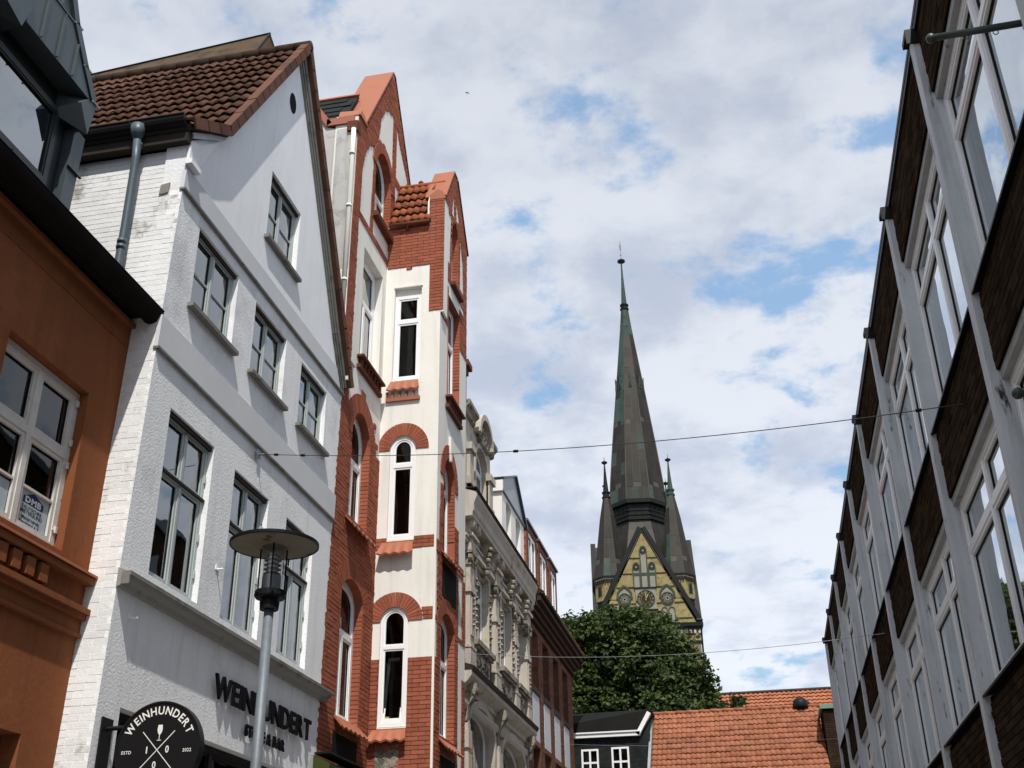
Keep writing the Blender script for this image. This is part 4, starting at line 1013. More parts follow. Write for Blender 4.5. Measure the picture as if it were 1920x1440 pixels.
b = MB(); b.box(FF, 17.34, 18.50, 14.60, 14.71, 0, .12); part('window_sill', b, 'red_dark', RH)
b = MB(); b.box(FBf, 19.10, 19.85, 13.93, 14.01, 0, .10); part('window_sill', b, 'red_dark', RH)
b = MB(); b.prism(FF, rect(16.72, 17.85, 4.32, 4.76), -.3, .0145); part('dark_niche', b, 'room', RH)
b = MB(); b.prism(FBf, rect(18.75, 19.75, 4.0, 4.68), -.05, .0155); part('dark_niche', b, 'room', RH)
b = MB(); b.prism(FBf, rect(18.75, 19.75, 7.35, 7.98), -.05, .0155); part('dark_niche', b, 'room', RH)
# relief tile panel under the lowest narrow window
b = MB(); b.box(FBs, -6.2+.13, -6.2+.53, 4.32, 4.80, 0, .017)
for i in range(2):
    for j in range(2):
        cx_, cz_ = -6.2+.23+.2*i, 4.44+.22*j
        for q in range(6):
            t = q*math.pi/6; e = np.array([math.cos(t), math.sin(t)])*.085; nn = np.array([-e[1], e[0]])*.07
            b.hexa([FBs.P(cx_-e[0]-nn[0], cz_-e[1]-nn[1], .017), FBs.P(cx_+e[0]-nn[0], cz_+e[1]-nn[1], .017), FBs.P(cx_+e[0]+nn[0], cz_+e[1]+nn[1], .017), FBs.P(cx_-e[0]+nn[0], cz_-e[1]+nn[1], .017)]+[FBs.P(cx_+s1*e[0]+s2*nn[0], cz_+s1*e[1]+s2*nn[1], .024) for s1, s2 in ((-1,-1),(1,-1),(1,1),(-1,1))])
part('relief_tile_panel', b, 'ornament', RH)
# copings ---------------------------------------------------------
def coping(F, pts, w0, w1, t, mat):
    for p, q in zip(pts[:-1], pts[1:]):
        b = MB(); strip(F, p, q, 0, t, w0, w1, b); part('coping', b, mat, RH)
coping(FF, [(18.20, 18.94), (16.70, 16.33)], -.62, .03, -.035, 'red_smooth')
coping(FF, [(18.19, 18.94), (18.36, 18.94)], -.62, .03, .035, 'red_smooth')
coping(FF, [(18.34, 18.94), (19.74, 16.9)], -.62, .03, .03, 'red_dark')
coping(FBf, [(19.28, 16.88), (18.62, 15.79)], -.42, .03, -.03, 'red_smooth')
coping(FBf, [(19.27, 16.88), (19.55, 16.88)], -.42, .03, .03, 'red_smooth')
coping(FBf, [(19.54, 16.86), (YE+.03, 15.5)], -.42, .04, .03, 'red_dark')
b = MB(); b.hexa([(-6.62,16.28,16.22),(-6.17,16.28,16.22),(-6.17,16.74,16.26),(-6.62,16.74,16.26),(-6.62,16.36,16.42),(-6.20,16.40,16.42),(-6.20,16.60,16.44),(-6.62,16.60,16.44)]); part('kneeler', b, 'red_smooth', RH)
b = MB(); b.prism(FS(18.36), [(XB-.26, 15.55), (XB+.08, 15.55), (XB+.02, 15.72), (XB-.09, 15.80), (XB-.26, 15.66)], -.34, 0, back=True); part('kneeler', b, 'red_smooth', RH)
# camera-facing flank wall with grey render, coping and slate roof behind
b = MB(); b.prism(FS(16.30), [(-12, 8), (-6.62, 8), (-6.62, 15.95), (-6.83, 16.02), (-7.3, 16.75), (-12, 17.5)], -.3, 0); part('flank_wall', b, 'grey_wall', RH)
b = MB(); b.wbox(-6.62, -6.222, 16.25, 16.6, 8, 15.9); part('flank_corner', b, 'grey_wall', RH)
b = MB(); strip(FS(16.30), (-6.28, 16.03), (-6.84, 16.03), -.0, -.16, -.40, .05, b); part('flank_coping', b, 'red_smooth', RH)
b = MB(); strip(FS(16.30), (-6.84, 16.03), (-7.4, 16.90), -.0, -.12, -.30, .05, b); part('flank_coping', b, 'red_smooth', RH)
b = MB(); b.box(FS(16.30), -6.40, -6.19, 15.80, 16.02, -.1, .10); part('gutter_head', b, 'red_dark', RH)
b = MB(); b.tube([(-6.26, 16.20, 15.82), (-6.26, 16.20, 15.2), (-6.26, 16.185, 10.3)], .045, 12)
for zz in (15.2, 14.0, 12.4, 11.0): b.tube([(-6.26, 16.19, zz), (-6.26, 16.19, zz+.05)], .053, 12)
part('downpipe', b, 'cream', RH, smooth=True)
srf, ls = slope_frame(16.42, 16.15, 17.30, 17.62)
b = MB(); b.box(srf, -12, -6.62, -.1, ls, -.05, 0); part('slate_roof', b, 'slate', RH)
for r in range(6):
    for k in range(5):
        b = MB(); u = -6.66-.30*(k+1)-(.15 if r % 2 else 0); b.hexa([srf.P(u,r*.28,.03),srf.P(u+.295,r*.28,.03),srf.P(u+.295,r*.28+.3,.008),srf.P(u,r*.28+.3,.008),srf.P(u,r*.28,.012),srf.P(u+.295,r*.28,.012),srf.P(u+.295,r*.28+.3,.001),srf.P(u,r*.28+.3,.001)]); part('roof_slate', b, 'slate', RH)
b = MB(); b.box(srf, -12, -6.60, ls-.05, ls+.03, .0, .05); part('ridge_cap', b, 'red_smooth', RH)
# little tiled bay roof with gutter
brf, l3 = slope_frame(18.34, 15.02, 19.0, 16.40)
b = MB(); b.hexa([brf.P(-6.20,0,-.05),brf.P(-5.32,0,-.05),brf.P(-5.32,l3,-.05),brf.P(-6.20,l3,-.05),brf.P(-6.20,0,0),brf.P(-5.32,0,0),brf.P(-5.32,l3,0),brf.P(-6.20,l3,0)]); part('bay_roof_deck', b, 'brown_dark', RH)
tiling(RH, brf, -6.20, -5.34, .0, l3-.02, .145, .30, 'tile_red', 60, amp=.035, name='bay_roof_tile')
b = MB(); b.tube([(-6.2, 19.02, 16.44), (-5.2, 19.02, 16.44)], .06, 8); b.lathe((-5.75, 19.02, 16.48), [(.05,0),(.06,.05),(.03,.09)], 8); part('bay_ridge', b, 'tile_red', RH, smooth=True)
b = MB(); b.tube([(-6.17, 18.30, 14.98), (-5.34, 18.30, 14.98)], .055, 10); b.tube([(-5.80, 18.30, 14.95), (-5.80, 18.34, 14.86)], .03, 8); part('bay_gutter', b, 'red_dark', RH, smooth=True)
# far corner corbel and the olive shop fascia
b = MB(); b.wbox(-6.4, -6.08, 24.3, 24.68, 14.75, 14.9); b.wbox(-6.4, -6.13, 24.3, 24.66, 13.9, 14.75); b.wbox(-6.4, -6.0, 24.3, 24.75, 14.9, 15.05); part('far_corbel', b, 'red_dark', RH)
b = MB(); b.hexa([(-6.2,15.99,4.30),(-6.2,18.30,4.30),(-6.2,18.30,4.0),(-6.2,15.99,4.0),(-5.95,15.99,4.18),(-5.95,18.30,4.18),(-5.98,18.30,3.7),(-5.98,15.99,3.7)]); part('shop_fascia', b, 'green_fascia', RH)
b = MB(); b.wbox(-6.18, -5.94, 15.97, 18.30, 4.31, 4.335); part('fascia_cap', b, 'black', RH)
b = MB(); b.wbox(-6.2, -4.9, 18.0, 21.0, 4.0, 4.22); part('bay_fascia', b, 'green_fascia', RH)
for (p, z) in ((16.45, 6.35), ):
    b = MB(); b.tube([FF.P(p, z, 0), FF.P(p, z, .09), FF.P(p, z-.04, .11)], .008, 6); part('wall_hook', b, 'red_dark', RH)

# ================================================================== ORNATE CREAM HOUSE
NH = thing('ornate_house', 'cream stucco town house with heavy cornice, scroll brackets and two dormers', 'house', (-6.2, 28.8, 0))
FN = Fr((-6.2, 0, 0), (0, 1, 0), (0, 0, 1), (.62, 0, 0))
nw = [(25.87, 27.15), (28.68, 29.92), (30.72, 31.82)]
hs = [rect(a, b, 8.40, 10.15) for a, b in nw] + [arch_poly(25.15, 27.75, .5, 6.35, .55), arch_poly(28.65, 31.55, .5, 6.25, .55)]
w_ = MB(); w_.prism(FN, rect(24.6, 32.35, 0, 11.6), -.45, 0, hs); part('street_wall', w_, 'cream_dirty', NH)
w_ = MB(); w_.wbox(-14, -7.3, 24.8, 32.2, 0, 11.5); part('inner_wall', w_, 'room', NH)
for (a, b_) in nw:
    window(NH, FN, a+.01, b_-.01, 8.41, 10.14, recess=.20, cols=2, rows=(9.62,), bar=.08, sub=.04, glass='glass')
    # surround, hood, keystone, sill, apron
    b = MB()
    for u in (a-.18, b_+.005): b.box(FN, u, u+.175, 8.36, 10.2, 0, .09)
    b.box(FN, a-.18, b_+.18, 10.18, 10.30, .0, .095); part('window_surround', b, 'cream_dirty', NH)
    b = MB(); b.box(FN, a-.28, b_+.28, 10.30, 10.38, 0, .24); b.box(FN, a-.22, b_+.22, 10.38, 10.44, 0, .17); part('window_hood', b, 'cream_dirty', NH)
    c = (a+b_)/2
    b = MB(); b.hexa([FN.P(c-.10,10.12,0),FN.P(c+.10,10.12,0),FN.P(c+.16,10.85,0),FN.P(c-.16,10.85,0),FN.P(c-.09,10.10,.14),FN.P(c+.09,10.10,.14),FN.P(c+.15,10.86,.34),FN.P(c-.15,10.86,.34)]); part('keystone', b, 'ornament', NH)
    b = MB()
    for k in range(5): b.lathe(FN.P(c+.05*math.sin(k*2.1), 10.2+.15*k, .22+.04*k), [(.02,-.06),(.075,-.03),(.085,.02),(.03,.07)], 7)
    part('carved_foliage', b, 'ornament', NH, kind='stuff')
    b = MB(); b.box(FN, a-.26, b_+.26, 8.24, 8.36, 0, .27); b.box(FN, a-.20, b_+.20, 8.16, 8.24, 0, .20); part('window_sill', b, 'ornament', NH)
    b = MB(); b.box(FN, a-.12, b_+.12, 7.60, 8.15, 0, .07); part('apron_panel', b, 'cream_dirty', NH)
    b = MB()
    for k in range(26):
        uu = random.uniform(a-.02, b_+.02); vv = random.uniform(7.66, 8.1); t0 = random.uniform(0, 6)
        b.tube([FN.P(uu+.07*math.cos(t0+s), vv+.06*math.sin(t0+s), .085) for s in np.linspace(0, 4, 6)], .014, 4)
    part('carved_apron', b, 'ornament', NH, kind='stuff')
    # garlands down the inside of the surround
    for u in (a-.1, b_+.09):
        b = MB()
        for k in range(9): b.lathe(FN.P(u+.02*math.sin(k*1.7), 8.62+.15*k, .11), [(.01,-.05),(.045+.02*(k % 2),0),(.01,.05)], 6)
        part('garland', b, 'ornament', NH, kind='stuff')
# red brick strips between the stucco
for a, b_ in ((24.62, 24.72), (27.45, 27.60), (28.20, 28.34), (30.26, 30.42), (32.22, 32.34)):
    b = MB(); b.box(FN, a, b_, 7.6, 10.6, 0, .012); part('brick_strip', b, 'brick_brown', NH)
pil = (25.18, 27.90, 30.30, 32.02)
for c in pil:
    b = MB(); b.box(FN, c-.20, c+.20, 8.0, 9.95, 0, .17); b.box(FN, c-.26, c+.26, 7.58, 8.0, 0, .22); b.box(FN, c-.28, c+.28, 8.0, 8.06, 0, .24); b.box(FN, c-.15, c+.15, 8.3, 9.2, .17, .21)
    b.box(FN, c-.25, c+.25, 9.30, 9.42, 0, .23); b.box(FN, c-.23, c+.23, 9.42, 9.5, 0, .20); part('pilaster', b, 'cream_dirty', NH)
    b = MB(); b.box(FN, c-.24, c+.24, 9.95, 10.0, 0, .21); b.box(FN, c-.22, c+.22, 10.0, 10.22, 0, .2); b.box(FN, c-.30, c+.30, 10.22, 10.30, 0, .28)
    for s in (-1, 1):
        b.lathe((c+s*.22, 10.12, .12), [(.09, 0), (.09, .15)], 10, F=FN)
        b.lathe((c+s*.12, 10.05, .2), [(.05, 0), (.05, .06)], 8, F=FN)
    part('capital', b, 'ornament', NH)
    b = MB(); b.box(FN, c-.26, c+.26, 10.30, 10.62, 0, .22); b.box(FN, c-.34, c+.34, 10.62, 10.70, 0, .32); part('entablature_block', b, 'cream_dirty', NH)
    b = MB()
    for k in range(7): b.lathe(FN.P(c+.03*math.sin(k*2), 8.55+.12*k, .21), [(.01,-.05),(.06,0),(.01,.05)], 6)
    part('garland', b, 'ornament', NH, kind='stuff')
b = MB(); b.box(FN, 24.6, 32.35, 10.46, 10.56, 0, .12); b.box(FN, 24.6, 32.35, 10.56, 10.62, 0, .17); part('architrave', b, 'cream_dirty', NH)
# scroll brackets under the cornice
for c in (24.95, 25.42, 27.55, 28.15, 29.75, 30.45, 31.65, 32.15):
    b = MB(); poly = [(0, 10.52), (.12, 10.54), (.16, 10.64), (.20, 10.78), (.32, 10.86), (.38, 10.92), (.38, 11.02), (0, 11.02)]
    SF = Fr((-6.2, c-.11, 0), (.62, 0, 0), (0, 0, 1), (0, 1, 0)); b.prism(SF, poly, 0, .22, back=True)
    for s in (0, .22): b.lathe((.29, 10.91, s-.015), [(.10, 0), (.10, .03)], 10, F=SF)
    b.lathe((.10, 10.62, -.015), [(.07, 0), (.07, .25)], 10, F=SF)
    part('scroll_bracket', b, 'cream_dirty', NH)
b = MB()
prof = [(0, 11.02), (.40, 11.02), (.40, 11.10), (.45, 11.16), (.46, 11.32), (.53, 11.44), (.57, 11.50), (.57, 11.60), (0, 11.72)]
SF = Fr((-6.2, 24.58, 0), (.62, 0, 0), (0, 0, 1), (0, 1, 0)); b.prism(SF, prof, 0, 7.85, back=True); part('main_cornice', b, 'cream_dirty', NH)
b = MB(); b.tube([(-5.85, 24.58, 11.61), (-5.85, 32.45, 11.61)], .03, 6); b.box(FL(-6.2), 24.58, 32.45, 11.72, 11.74, -.2, .35); part('cornice_gutter', b, 'brown_dark', NH)
# storey ledge over the shop with gargoyle scrolls
b = MB(); prof = [(0, 7.0), (.08, 7.02), (.10, 7.12), (.24, 7.18), (.38, 7.30), (.38, 7.40), (0, 7.40)]
b.prism(SF, prof, 0, 7.80, back=True); part('storey_ledge', b, 'cream_dirty', NH)
b = MB(); b.prism(SF, [(0, 7.401), (.42, 7.401), (.47, 7.50), (0, 7.60)], 0, 7.84, back=True); part('ledge_flashing', b, 'brown_dark', NH)
b = MB(); b.prism(SF, [(0, 6.62), (.10, 6.64), (.14, 6.72), (.14, 6.80), (0, 6.80)], 0, 7.80, back=True); part('shop_architrave', b, 'cream_dirty', NH)
for c in (25.0, 28.15, 31.9):
    SF2 = Fr((-6.2, c-.12, 0), (.62, 0, 0), (0, 0, 1), (0, 1, 0))
    b = MB(); b.prism(SF2, [(0, 6.35), (.10, 6.4), (.14, 6.7), (.30, 6.85), (.44, 7.0), (.46, 7.16), (.3, 7.2), (0, 7.2)], 0, .24, back=True); b.lathe((.34, 7.04, -.02), [(.12, 0), (.12, .28)], 12, F=SF2); part('gargoyle_scroll', b, 'ornament', NH)
    b = MB(); b.box(FN, c-.11, c+.11, 0, 6.33, 0, .14)
    part('shop_pilaster', b, 'cream_dirty', NH)
    for k in range(12):
        b = MB(); b.box(FN, c-.16, c+.16, .3+.5*k, .68+.5*k, 0, .18); part('rusticated_block', b, 'cream_dirty', NH)
for (a, b_, vs) in ((25.16, 27.74, 6.34), (28.66, 31.54, 6.24)):
    window(NH, FN, a, b_, .52, vs, recess=.30, cols=3, rows=(5.3,), bar=.12, sub=.05, arch=.53, glass='glass', mat='winwhite', top_cols=1)
    b = MB(); P = arch_poly(a, b_, .5, vs, .54); c = (a+b_)/2
    b.prism(FN, arch_poly(a-.16, b_+.16, .5, vs, .70), 0, .10, [arch_poly(a+.002, b_-.002, .55, vs, .538)]); part('arch_surround', b, 'cream_dirty', NH)
b = MB(); b.box(FN, 25.2, 25.75, 4.5, 6.2, -.32, -.28); b.box(FN, 28.7, 29.25, 4.5, 6.1, -.32, -.28); part('red_blind', b, 'brick_brown', NH)
# dormer with arched pediment
D1 = FN
b = MB(); P_ = arch_poly(25.85, 27.15, 12.0, 13.05, .45)
b.prism(D1, rect(24.62, 27.6, 11.6, 13.75), -1.6, 0, [P_]); dm1 = part('pediment_dormer', b, 'cream_dirty', NH)
window(NH, D1, 25.86, 27.14, 12.0, 13.05, recess=.20, cols=2, rows=(12.95,), top_cols=1, bar=.08, sub=.04, arch=.44, glass='glass', name='dormer_window')
b = MB()
for c in (25.2, 27.35): b = MB(); b.box(D1, c-.2, c+.2, 12.0, 12.9, 0, .14); b.box(D1, c-.27, c+.27, 12.9, 13.08, 0, .24); b.box(D1, c-.24, c+.24, 12.0, 12.2, 0, .2); part('dormer_pilaster', b, 'cream_dirty', dm1)
b = MB(); b.prism(Fr((-6.2, 24.58, 0), (.62, 0, 0), (0, 0, 1), (0, 1, 0)), [(0, 13.75), (.12, 13.78), (.15, 13.9), (.30, 13.98), (.30, 14.08), (-1.6, 14.1), (-1.6, 13.75)], 0, 1.0, back=True)
part('dormer_cornice', b, 'ornament', dm1); b = MB(); b.prism(Fr((-6.2, 27.2, 0), (.62, 0, 0), (0, 0, 1), (0, 1, 0)), [(0, 13.75), (.12, 13.78), (.15, 13.9), (.30, 13.98), (.30, 14.08), (-1.6, 14.1), (-1.6, 13.75)], 0, .55, back=True); part('dormer_cornice', b, 'ornament', dm1)
b = MB(); arcp = lambda r, h: [(26.5+r*math.cos(t), 13.72+h*math.sin(t)) for t in np.linspace(0, math.pi, 17)]
b.prism(D1, arcp(.78, .72)+list(reversed(arcp(.63, .57))), -.5, .30, back=True); part('arched_pediment', b, 'cream_dirty', dm1)
b = MB(); b.prism(D1, arcp(.63, .57), -.3, .03); part('pediment_field', b, 'ornament', dm1)
b = MB(); b.prism(D1, arch_poly(25.75, 27.25, 12.0, 13.05, .58), 0, .07, [P_]); part('dormer_arch_moulding', b, 'cream_dirty', dm1)
b = MB()
for k in range(34):
    t = random.uniform(0, math.pi); r = random.uniform(0, .52); b.lathe(D1.P(26.5+r*math.cos(t), 13.62+r*.85*math.sin(t), .06), [(.02,-.08),(.08,-.02),(.09,.03),(.02,.08)], 7)
part('carved_foliage', b, 'ornament', dm1, kind='stuff')
b = MB(); b.prism(FS(24.60), [(-6.2, 12), (-6.9, 12), (-6.75, 12.6), (-6.45, 13.2), (-6.2, 13.3)], 0, .08); part('side_scroll', b, 'ornament', dm1)
# zinc-gabled dormer
D2 = Fr((-6.2, 0, 0), (0, 1, 0), (0, 0, 1), (.8, 0, 0))
b = MB(); hs2 = [arch_poly(29.62, 30.32, 11.75, 13.20, .12), arch_poly(30.98, 31.68, 11.75, 13.20, .12)]
b.prism(D2, rect(29.1, 32.2, 11.6, 13.42), -1.8, 0, hs2); dm2 = part('gabled_dormer', b, 'cream', NH)
for a, c in ((29.62, 30.32), (30.98, 31.68)): window(NH, D2, a+.005, c-.005, 11.75, 13.20, recess=.16, cols=1, rows=(12.75,), bar=.07, sub=.03, arch=.115, glass='glass', name='dormer_window')
b = MB(); b.prism(D2, [(29.1, 13.43), (32.3, 13.43), (30.85, 14.50), (29.1, 13.75)], -1.8, .02); part('zinc_gable', b, 'zinc_light', dm2)
b = MB(); strip(D2, (30.85, 14.50), (32.42, 13.36), 0, .06, -1.8, .12, b); strip(D2, (29.05, 13.75), (30.85, 14.50), 0, .05, -1.8, .1, b); b.box(D2, 29.05, 32.25, 13.40, 13.45, 0, .06); part('gable_edge', b, 'zinc', dm2)
b = MB(); b.box(D2, 29.02, 29.1, 13.38, 13.70, -1.8, .05); part('dormer_side_cornice', b, 'cream', dm2)
b = MB(); b.hexa([(-6.3,24.6,11.7),(-6.3,32.3,11.7),(-9,32.3,13.4),(-9,24.6,13.4),(-6.3,24.6,11.4),(-6.3,32.3,11.4),(-9,32.3,11.4),(-9,24.6,11.4)]); part('roof', b, 'slate', NH)
b = MB(); b.wbox(-8.2, -6.6, 24.62, 26.0, 14.1, 14.55); part('flat_roof_box', b, 'zinc_light', NH)


FN = FL(-6.2)
# ================================================================== BROWN BRICK HOUSE
BH = thing('brown_brick_house', 'brown brick house with pale panels, stepped eaves and three tiled dormers', 'house', (-6.2, 37, 0))
bw = [(33.05+1.86*k, 34.10+1.86*k) for k in range(4)]
hs = [rect(a, b_, 8.86, 10.6) for a, b_ in bw]+[rect(a, b_, 4.9, 7.2) for a, b_ in bw]+[rect(a, b_, 1.5, 4.0) for a, b_ in bw]
w_ = MB(); w_.prism(FN, rect(32.36, 40.75, 0, 11.5), -.4, -.01, hs); part('street_wall', w_, 'brick_brown', BH)
w_ = MB(); w_.wbox(-13, -7.3, 33.1, 40.6, 0, 11.6); part('inner_wall', w_, 'room', BH)
def bh_mask(u, v):
    for a, b_ in bw:
        if a < u < b_ and (8.86 < v < 10.6 or 4.9 < v < 7.2 or 7.36 < v < 8.68): return False
    return True
brickwork(BH, FN, 32.37, 40.74, 4.8, 10.75, bh_mask, 'brick_brown', 'joint_brown', nparts=60, pitch=.075, w=-.008, proud=.012, step=.04)
for a, b_ in bw:
    window(BH, FN, a+.005, b_-.005, 8.87, 10.59, recess=.20, cols=2, bar=.07, sub=.03, rows=(10.1,), glass='glass_dark')
    window(BH, FN, a+.005, b_-.005, 4.91, 7.19, recess=.20, cols=2, bar=.07, sub=.03, rows=(6.6,), glass='glass_dark')
    window(BH, FN, a+.005, b_-.005, 1.51, 3.99, recess=.20, cols=2, bar=.07, sub=.03, glass='glass_dark')
    b = MB(); b.box(FN, a+.01, b_-.01, 7.36, 8.68, -.01, .012); part('wall_panel', b, 'panel', BH)
    b = MB(); b.box(FN, a-.05, b_+.05, 8.69, 8.85, -.02, .05); part('window_sill', b, 'brown_dark', BH)
    b = MB(); b.box(FN, a-.02, b_+.02, 7.21, 7.35, -.01, .02); part('brick_lintel', b, 'brick_brown', BH)
    for zz in (9.5, 10.2):
        b = MB(); b.box(FN, b_-.02, b_-.002, zz, zz+.1, -.2, -.03); part('reveal_brick', b, 'brick_brown', BH)
for k, (z, w1) in enumerate(((10.78, .10), (10.92, .20), (11.06, .30), (11.20, .42))):
    b = MB(); b.box(FN, 32.48, 40.76+w1*.3, z, z+.135, -.05, w1); part('eaves_step', b, 'eaves_brown', BH)
b = MB(); b.tube([(-5.76, 32.5, 11.40), (-5.76, 40.85, 11.40)], .07, 8); part('gutter', b, 'black', BH, smooth=True)
d = np.array([-1.0, 0, 1.15]); l = np.linalg.norm(d)
RFr = Fr((-5.76, 32.5, 11.44), (0, 1, 0), d/l, np.cross((0, 1, 0), d/l)*1.0)
if RFr.ew[2] < 0: RFr.ew = -RFr.ew
b = MB(); b.box(RFr, -.0, 8.3, 0, 2.9, -.08, 0); part('roof_deck', b, 'tile_brown', BH)
tiling(BH, RFr, 0, 8.3, 0, 2.9, .24, .20, 'tile_red', 120, amp=.03, n=5, name='roof_tile')
b = MB(); b.hexa([(-5.75,40.95,11.4),(-6.2,40.75,11.3),(-9,40.75,11.3),(-9,40.75,14.5),(-5.72,41.0,11.46),(-6.2,40.98,12.0),(-9,40.98,14.5),(-9,40.98,14.6)]); part('gable_end', b, 'brick_brown', BH)
b = MB(); strip(Fr((0, 41.0, 0), (1, 0, 0), (0, 0, 1), (0, -1, 0)), (-5.68, 11.44), (-8.0, 14.1), .0, .08, -.12, .12, b); part('gable_verge', b, 'tile_brown', BH)
DF = FL(-6.75)
for a, c in ((35.55, 37.40), (37.68, 39.48), (39.80, 41.45)):
    b = MB(); b.prism(DF, rect(a, c, 12.3, 14.85), -1.5, 0, [rect(a+.35, c-.15, 12.85, 14.62)]); dmr = part('dormer', b, 'brick_brown', BH)
    window(BH, DF, a+.355, c-.155, 12.86, 14.61, recess=.03, cols=2, bar=.08, sub=.04, glass='glass', name='dormer_window')
    b = MB(); b.box(DF, a-.05, c+.05, 14.855, 14.93, -1.6, .07); part('dormer_roof_edge', b, 'zinc', dmr)
    TF = Fr((-6.76, a-.012, 12.3), (-1, 0, 0), (0, 0, 1), (0, -1, 0))
    for r in range(9):
        for k in range(4):
            b = MB(); b.hexa([TF.P(.02+k*.22+.11*(r % 2)*0, .28*r, .03), TF.P(.225+k*.22, .28*r, .03), TF.P(.225+k*.22, .28*r+.29, .005), TF.P(.02+k*.22, .28*r+.29, .005)]+[TF.P(.02+k*.22, .28*r, .012), TF.P(.225+k*.22, .28*r, .012), TF.P(.225+k*.22, .28*r+.29, 0), TF.P(.02+k*.22, .28*r+.29, 0)])
            part('hung_tile', b, 'tile_red', dmr)

# ================================================================== BLACK SLATE-HUNG HOUSE
SH = thing('slate_hung_house', 'black slate-hung house with white fascia and two white sash windows below the tree', 'house', (-5.1, 41.5, 0))
FK = FS(41.5)
kw = [(-6.07, -5.45, 6.9, 8.33), (-5.00, -4.37, 6.9, 8.36)]
w_ = MB(); w_.prism(FK, [(-9, 0), (-3.62, 0), (-3.62, 9.2), (-3.95, 8.70), (-9, 8.70)], -.3, 0, [rect(*q) for q in kw]); part('front_wall', w_, 'slate', SH)
w_ = MB(); w_.wbox(-12, -3.7, 42.3, 48, 0, 8.6); part('inner_wall', w_, 'room', SH)
for q in kw:
    window(SH, FK, q[0]+.004, q[1]-.004, q[2], q[3]-.004, recess=-.03, cols=2, bar=.065, sub=.0, rows=(7.38, 7.86), glass='glass_dark', thick=.08)
b = MB()
rows = 26
for r in range(rows):
    for k in range(32):
        u = -9+.17*k+(.085 if r % 2 else 0); v = 8.66-.14*(r+1)
        if u+.17 > -3.64 or any(q[0]-.19 < u < q[1]+.02 and q[2]-.1 < v < q[3]+.02 for q in kw): continue
        b.prism(FK, [(u+.004, v+.15), (u+.004, v+.05), (u+.05, v), (u+.12, v), (u+.166, v+.05), (u+.166, v+.15)], .001, .010+.004*random.random())
part('hung_slates', b, 'slate', SH, kind='stuff')
b = MB(); b.box(FK, -9, -3.95, 8.70, 8.83, -.05, .16); b.box(FK, -9, -3.93, 8.83, 8.88, -.05, .20); part('fascia', b, 'winwhite', SH)
b = MB(); strip(FK, (-3.97, 8.70), (-3.52, 9.44), 0, .14, -.05, .16, b); part('verge_board', b, 'winwhite', SH)
b = MB(); b.hexa([(-9,41.40,8.885),(-3.93,41.35,8.885),(-3.50,41.5,9.60),(-9,43.6,9.95),(-9,44,8.8),(-3.93,44,8.8),(-3.5,43.8,9.6),(-9,43.8,9.9)]); part('roof', b, 'bitumen', SH)

# ================================================================== ORANGE-TILED HOUSE ACROSS THE END OF THE STREET
TH = thing('orange_roofed_house', 'house with steep weathered orange pantile roof closing the street below the church', 'house', (-.6, 40, 0))
w_ = MB(); w_.wbox(-3.5, 2.25, 37.9, 48, 0, 5.0); w_.hexa([(-3.5,37.95,5.0),(2.25,37.95,5.0),(2.25,48,5.0),(-3.5,48,5.0),(-3.5,42.9,9.5),(2.25,42.9,9.5),(2.25,43.2,9.5),(-3.5,43.2,9.5)]); part('wall', w_, 'brick_brown', TH)
rfo, lo_ = slope_frame(37.6, 4.98, 43.0, 9.66)
b = MB(); b.box(rfo, -3.56, 2.30, 0, lo_, -.08, 0); rb2, lb2 = slope_frame(48.4, 4.98, 43.0, 9.66); b.box(Fr(rb2.o, rb2.eu, rb2.ev, (0, .65, .75)), -3.56, 2.3, 0, lb2, -.06, 0); part('roof_deck', b, 'brown_dark', TH)
tiling(TH, rfo, -3.55, 2.28, lo_-5.30, lo_-.02, .167, .33, 'tile_orange', 300, amp=.038, jitter=.009, lift=.018, n=6)
for k in range(14):
    b = MB(); x = -3.6+.425*k; b.tube([(x, 43.0, 9.70+.012*random.random()), (x+.44, 43.0, 9.69)], [.085, .075], 8); part('ridge_tile', b, 'tile_orange', TH, smooth=True)
b = MB(); b.box(rfo, -3.66, -3.565, lo_-5, lo_, -.05, .10); part('verge_flashing', b, 'zinc_light', TH)
b = MB(); b.lathe((1.72, 42.9, 9.62), [(.26,0),(.27,.08),(.26,.20),(.20,.31),(.10,.36),(.02,.375)], 14); part('vent_cowl', b, 'black', TH, smooth=True)
b = MB(); b.lathe((2.0, 43.0, 9.72), [(.05,0),(.05,.12),(.02,.14)], 8); part('vent_cap', b, 'black', TH)

CP = thing('brick_pier', 'dark brick pier with green copper cap right of the orange roof', 'chimney', (3.2, 41, 0))
b = MB(); b.wbox(2.32, 4.2, 40.6, 42.2, 0, 9.12); part('shaft', b, 'joint_dark', CP)
brickwork(CP, FS(40.6), 2.33, 4.2, 6.5, 9.1, lambda u, v: True, 'brick_dark', 'joint_dark', pitch=.08, step=.1)
b = MB(); b.wbox(2.25, 4.3, 40.5, 42.3, 9.125, 9.26); part('cap', b, 'cap_green', CP)

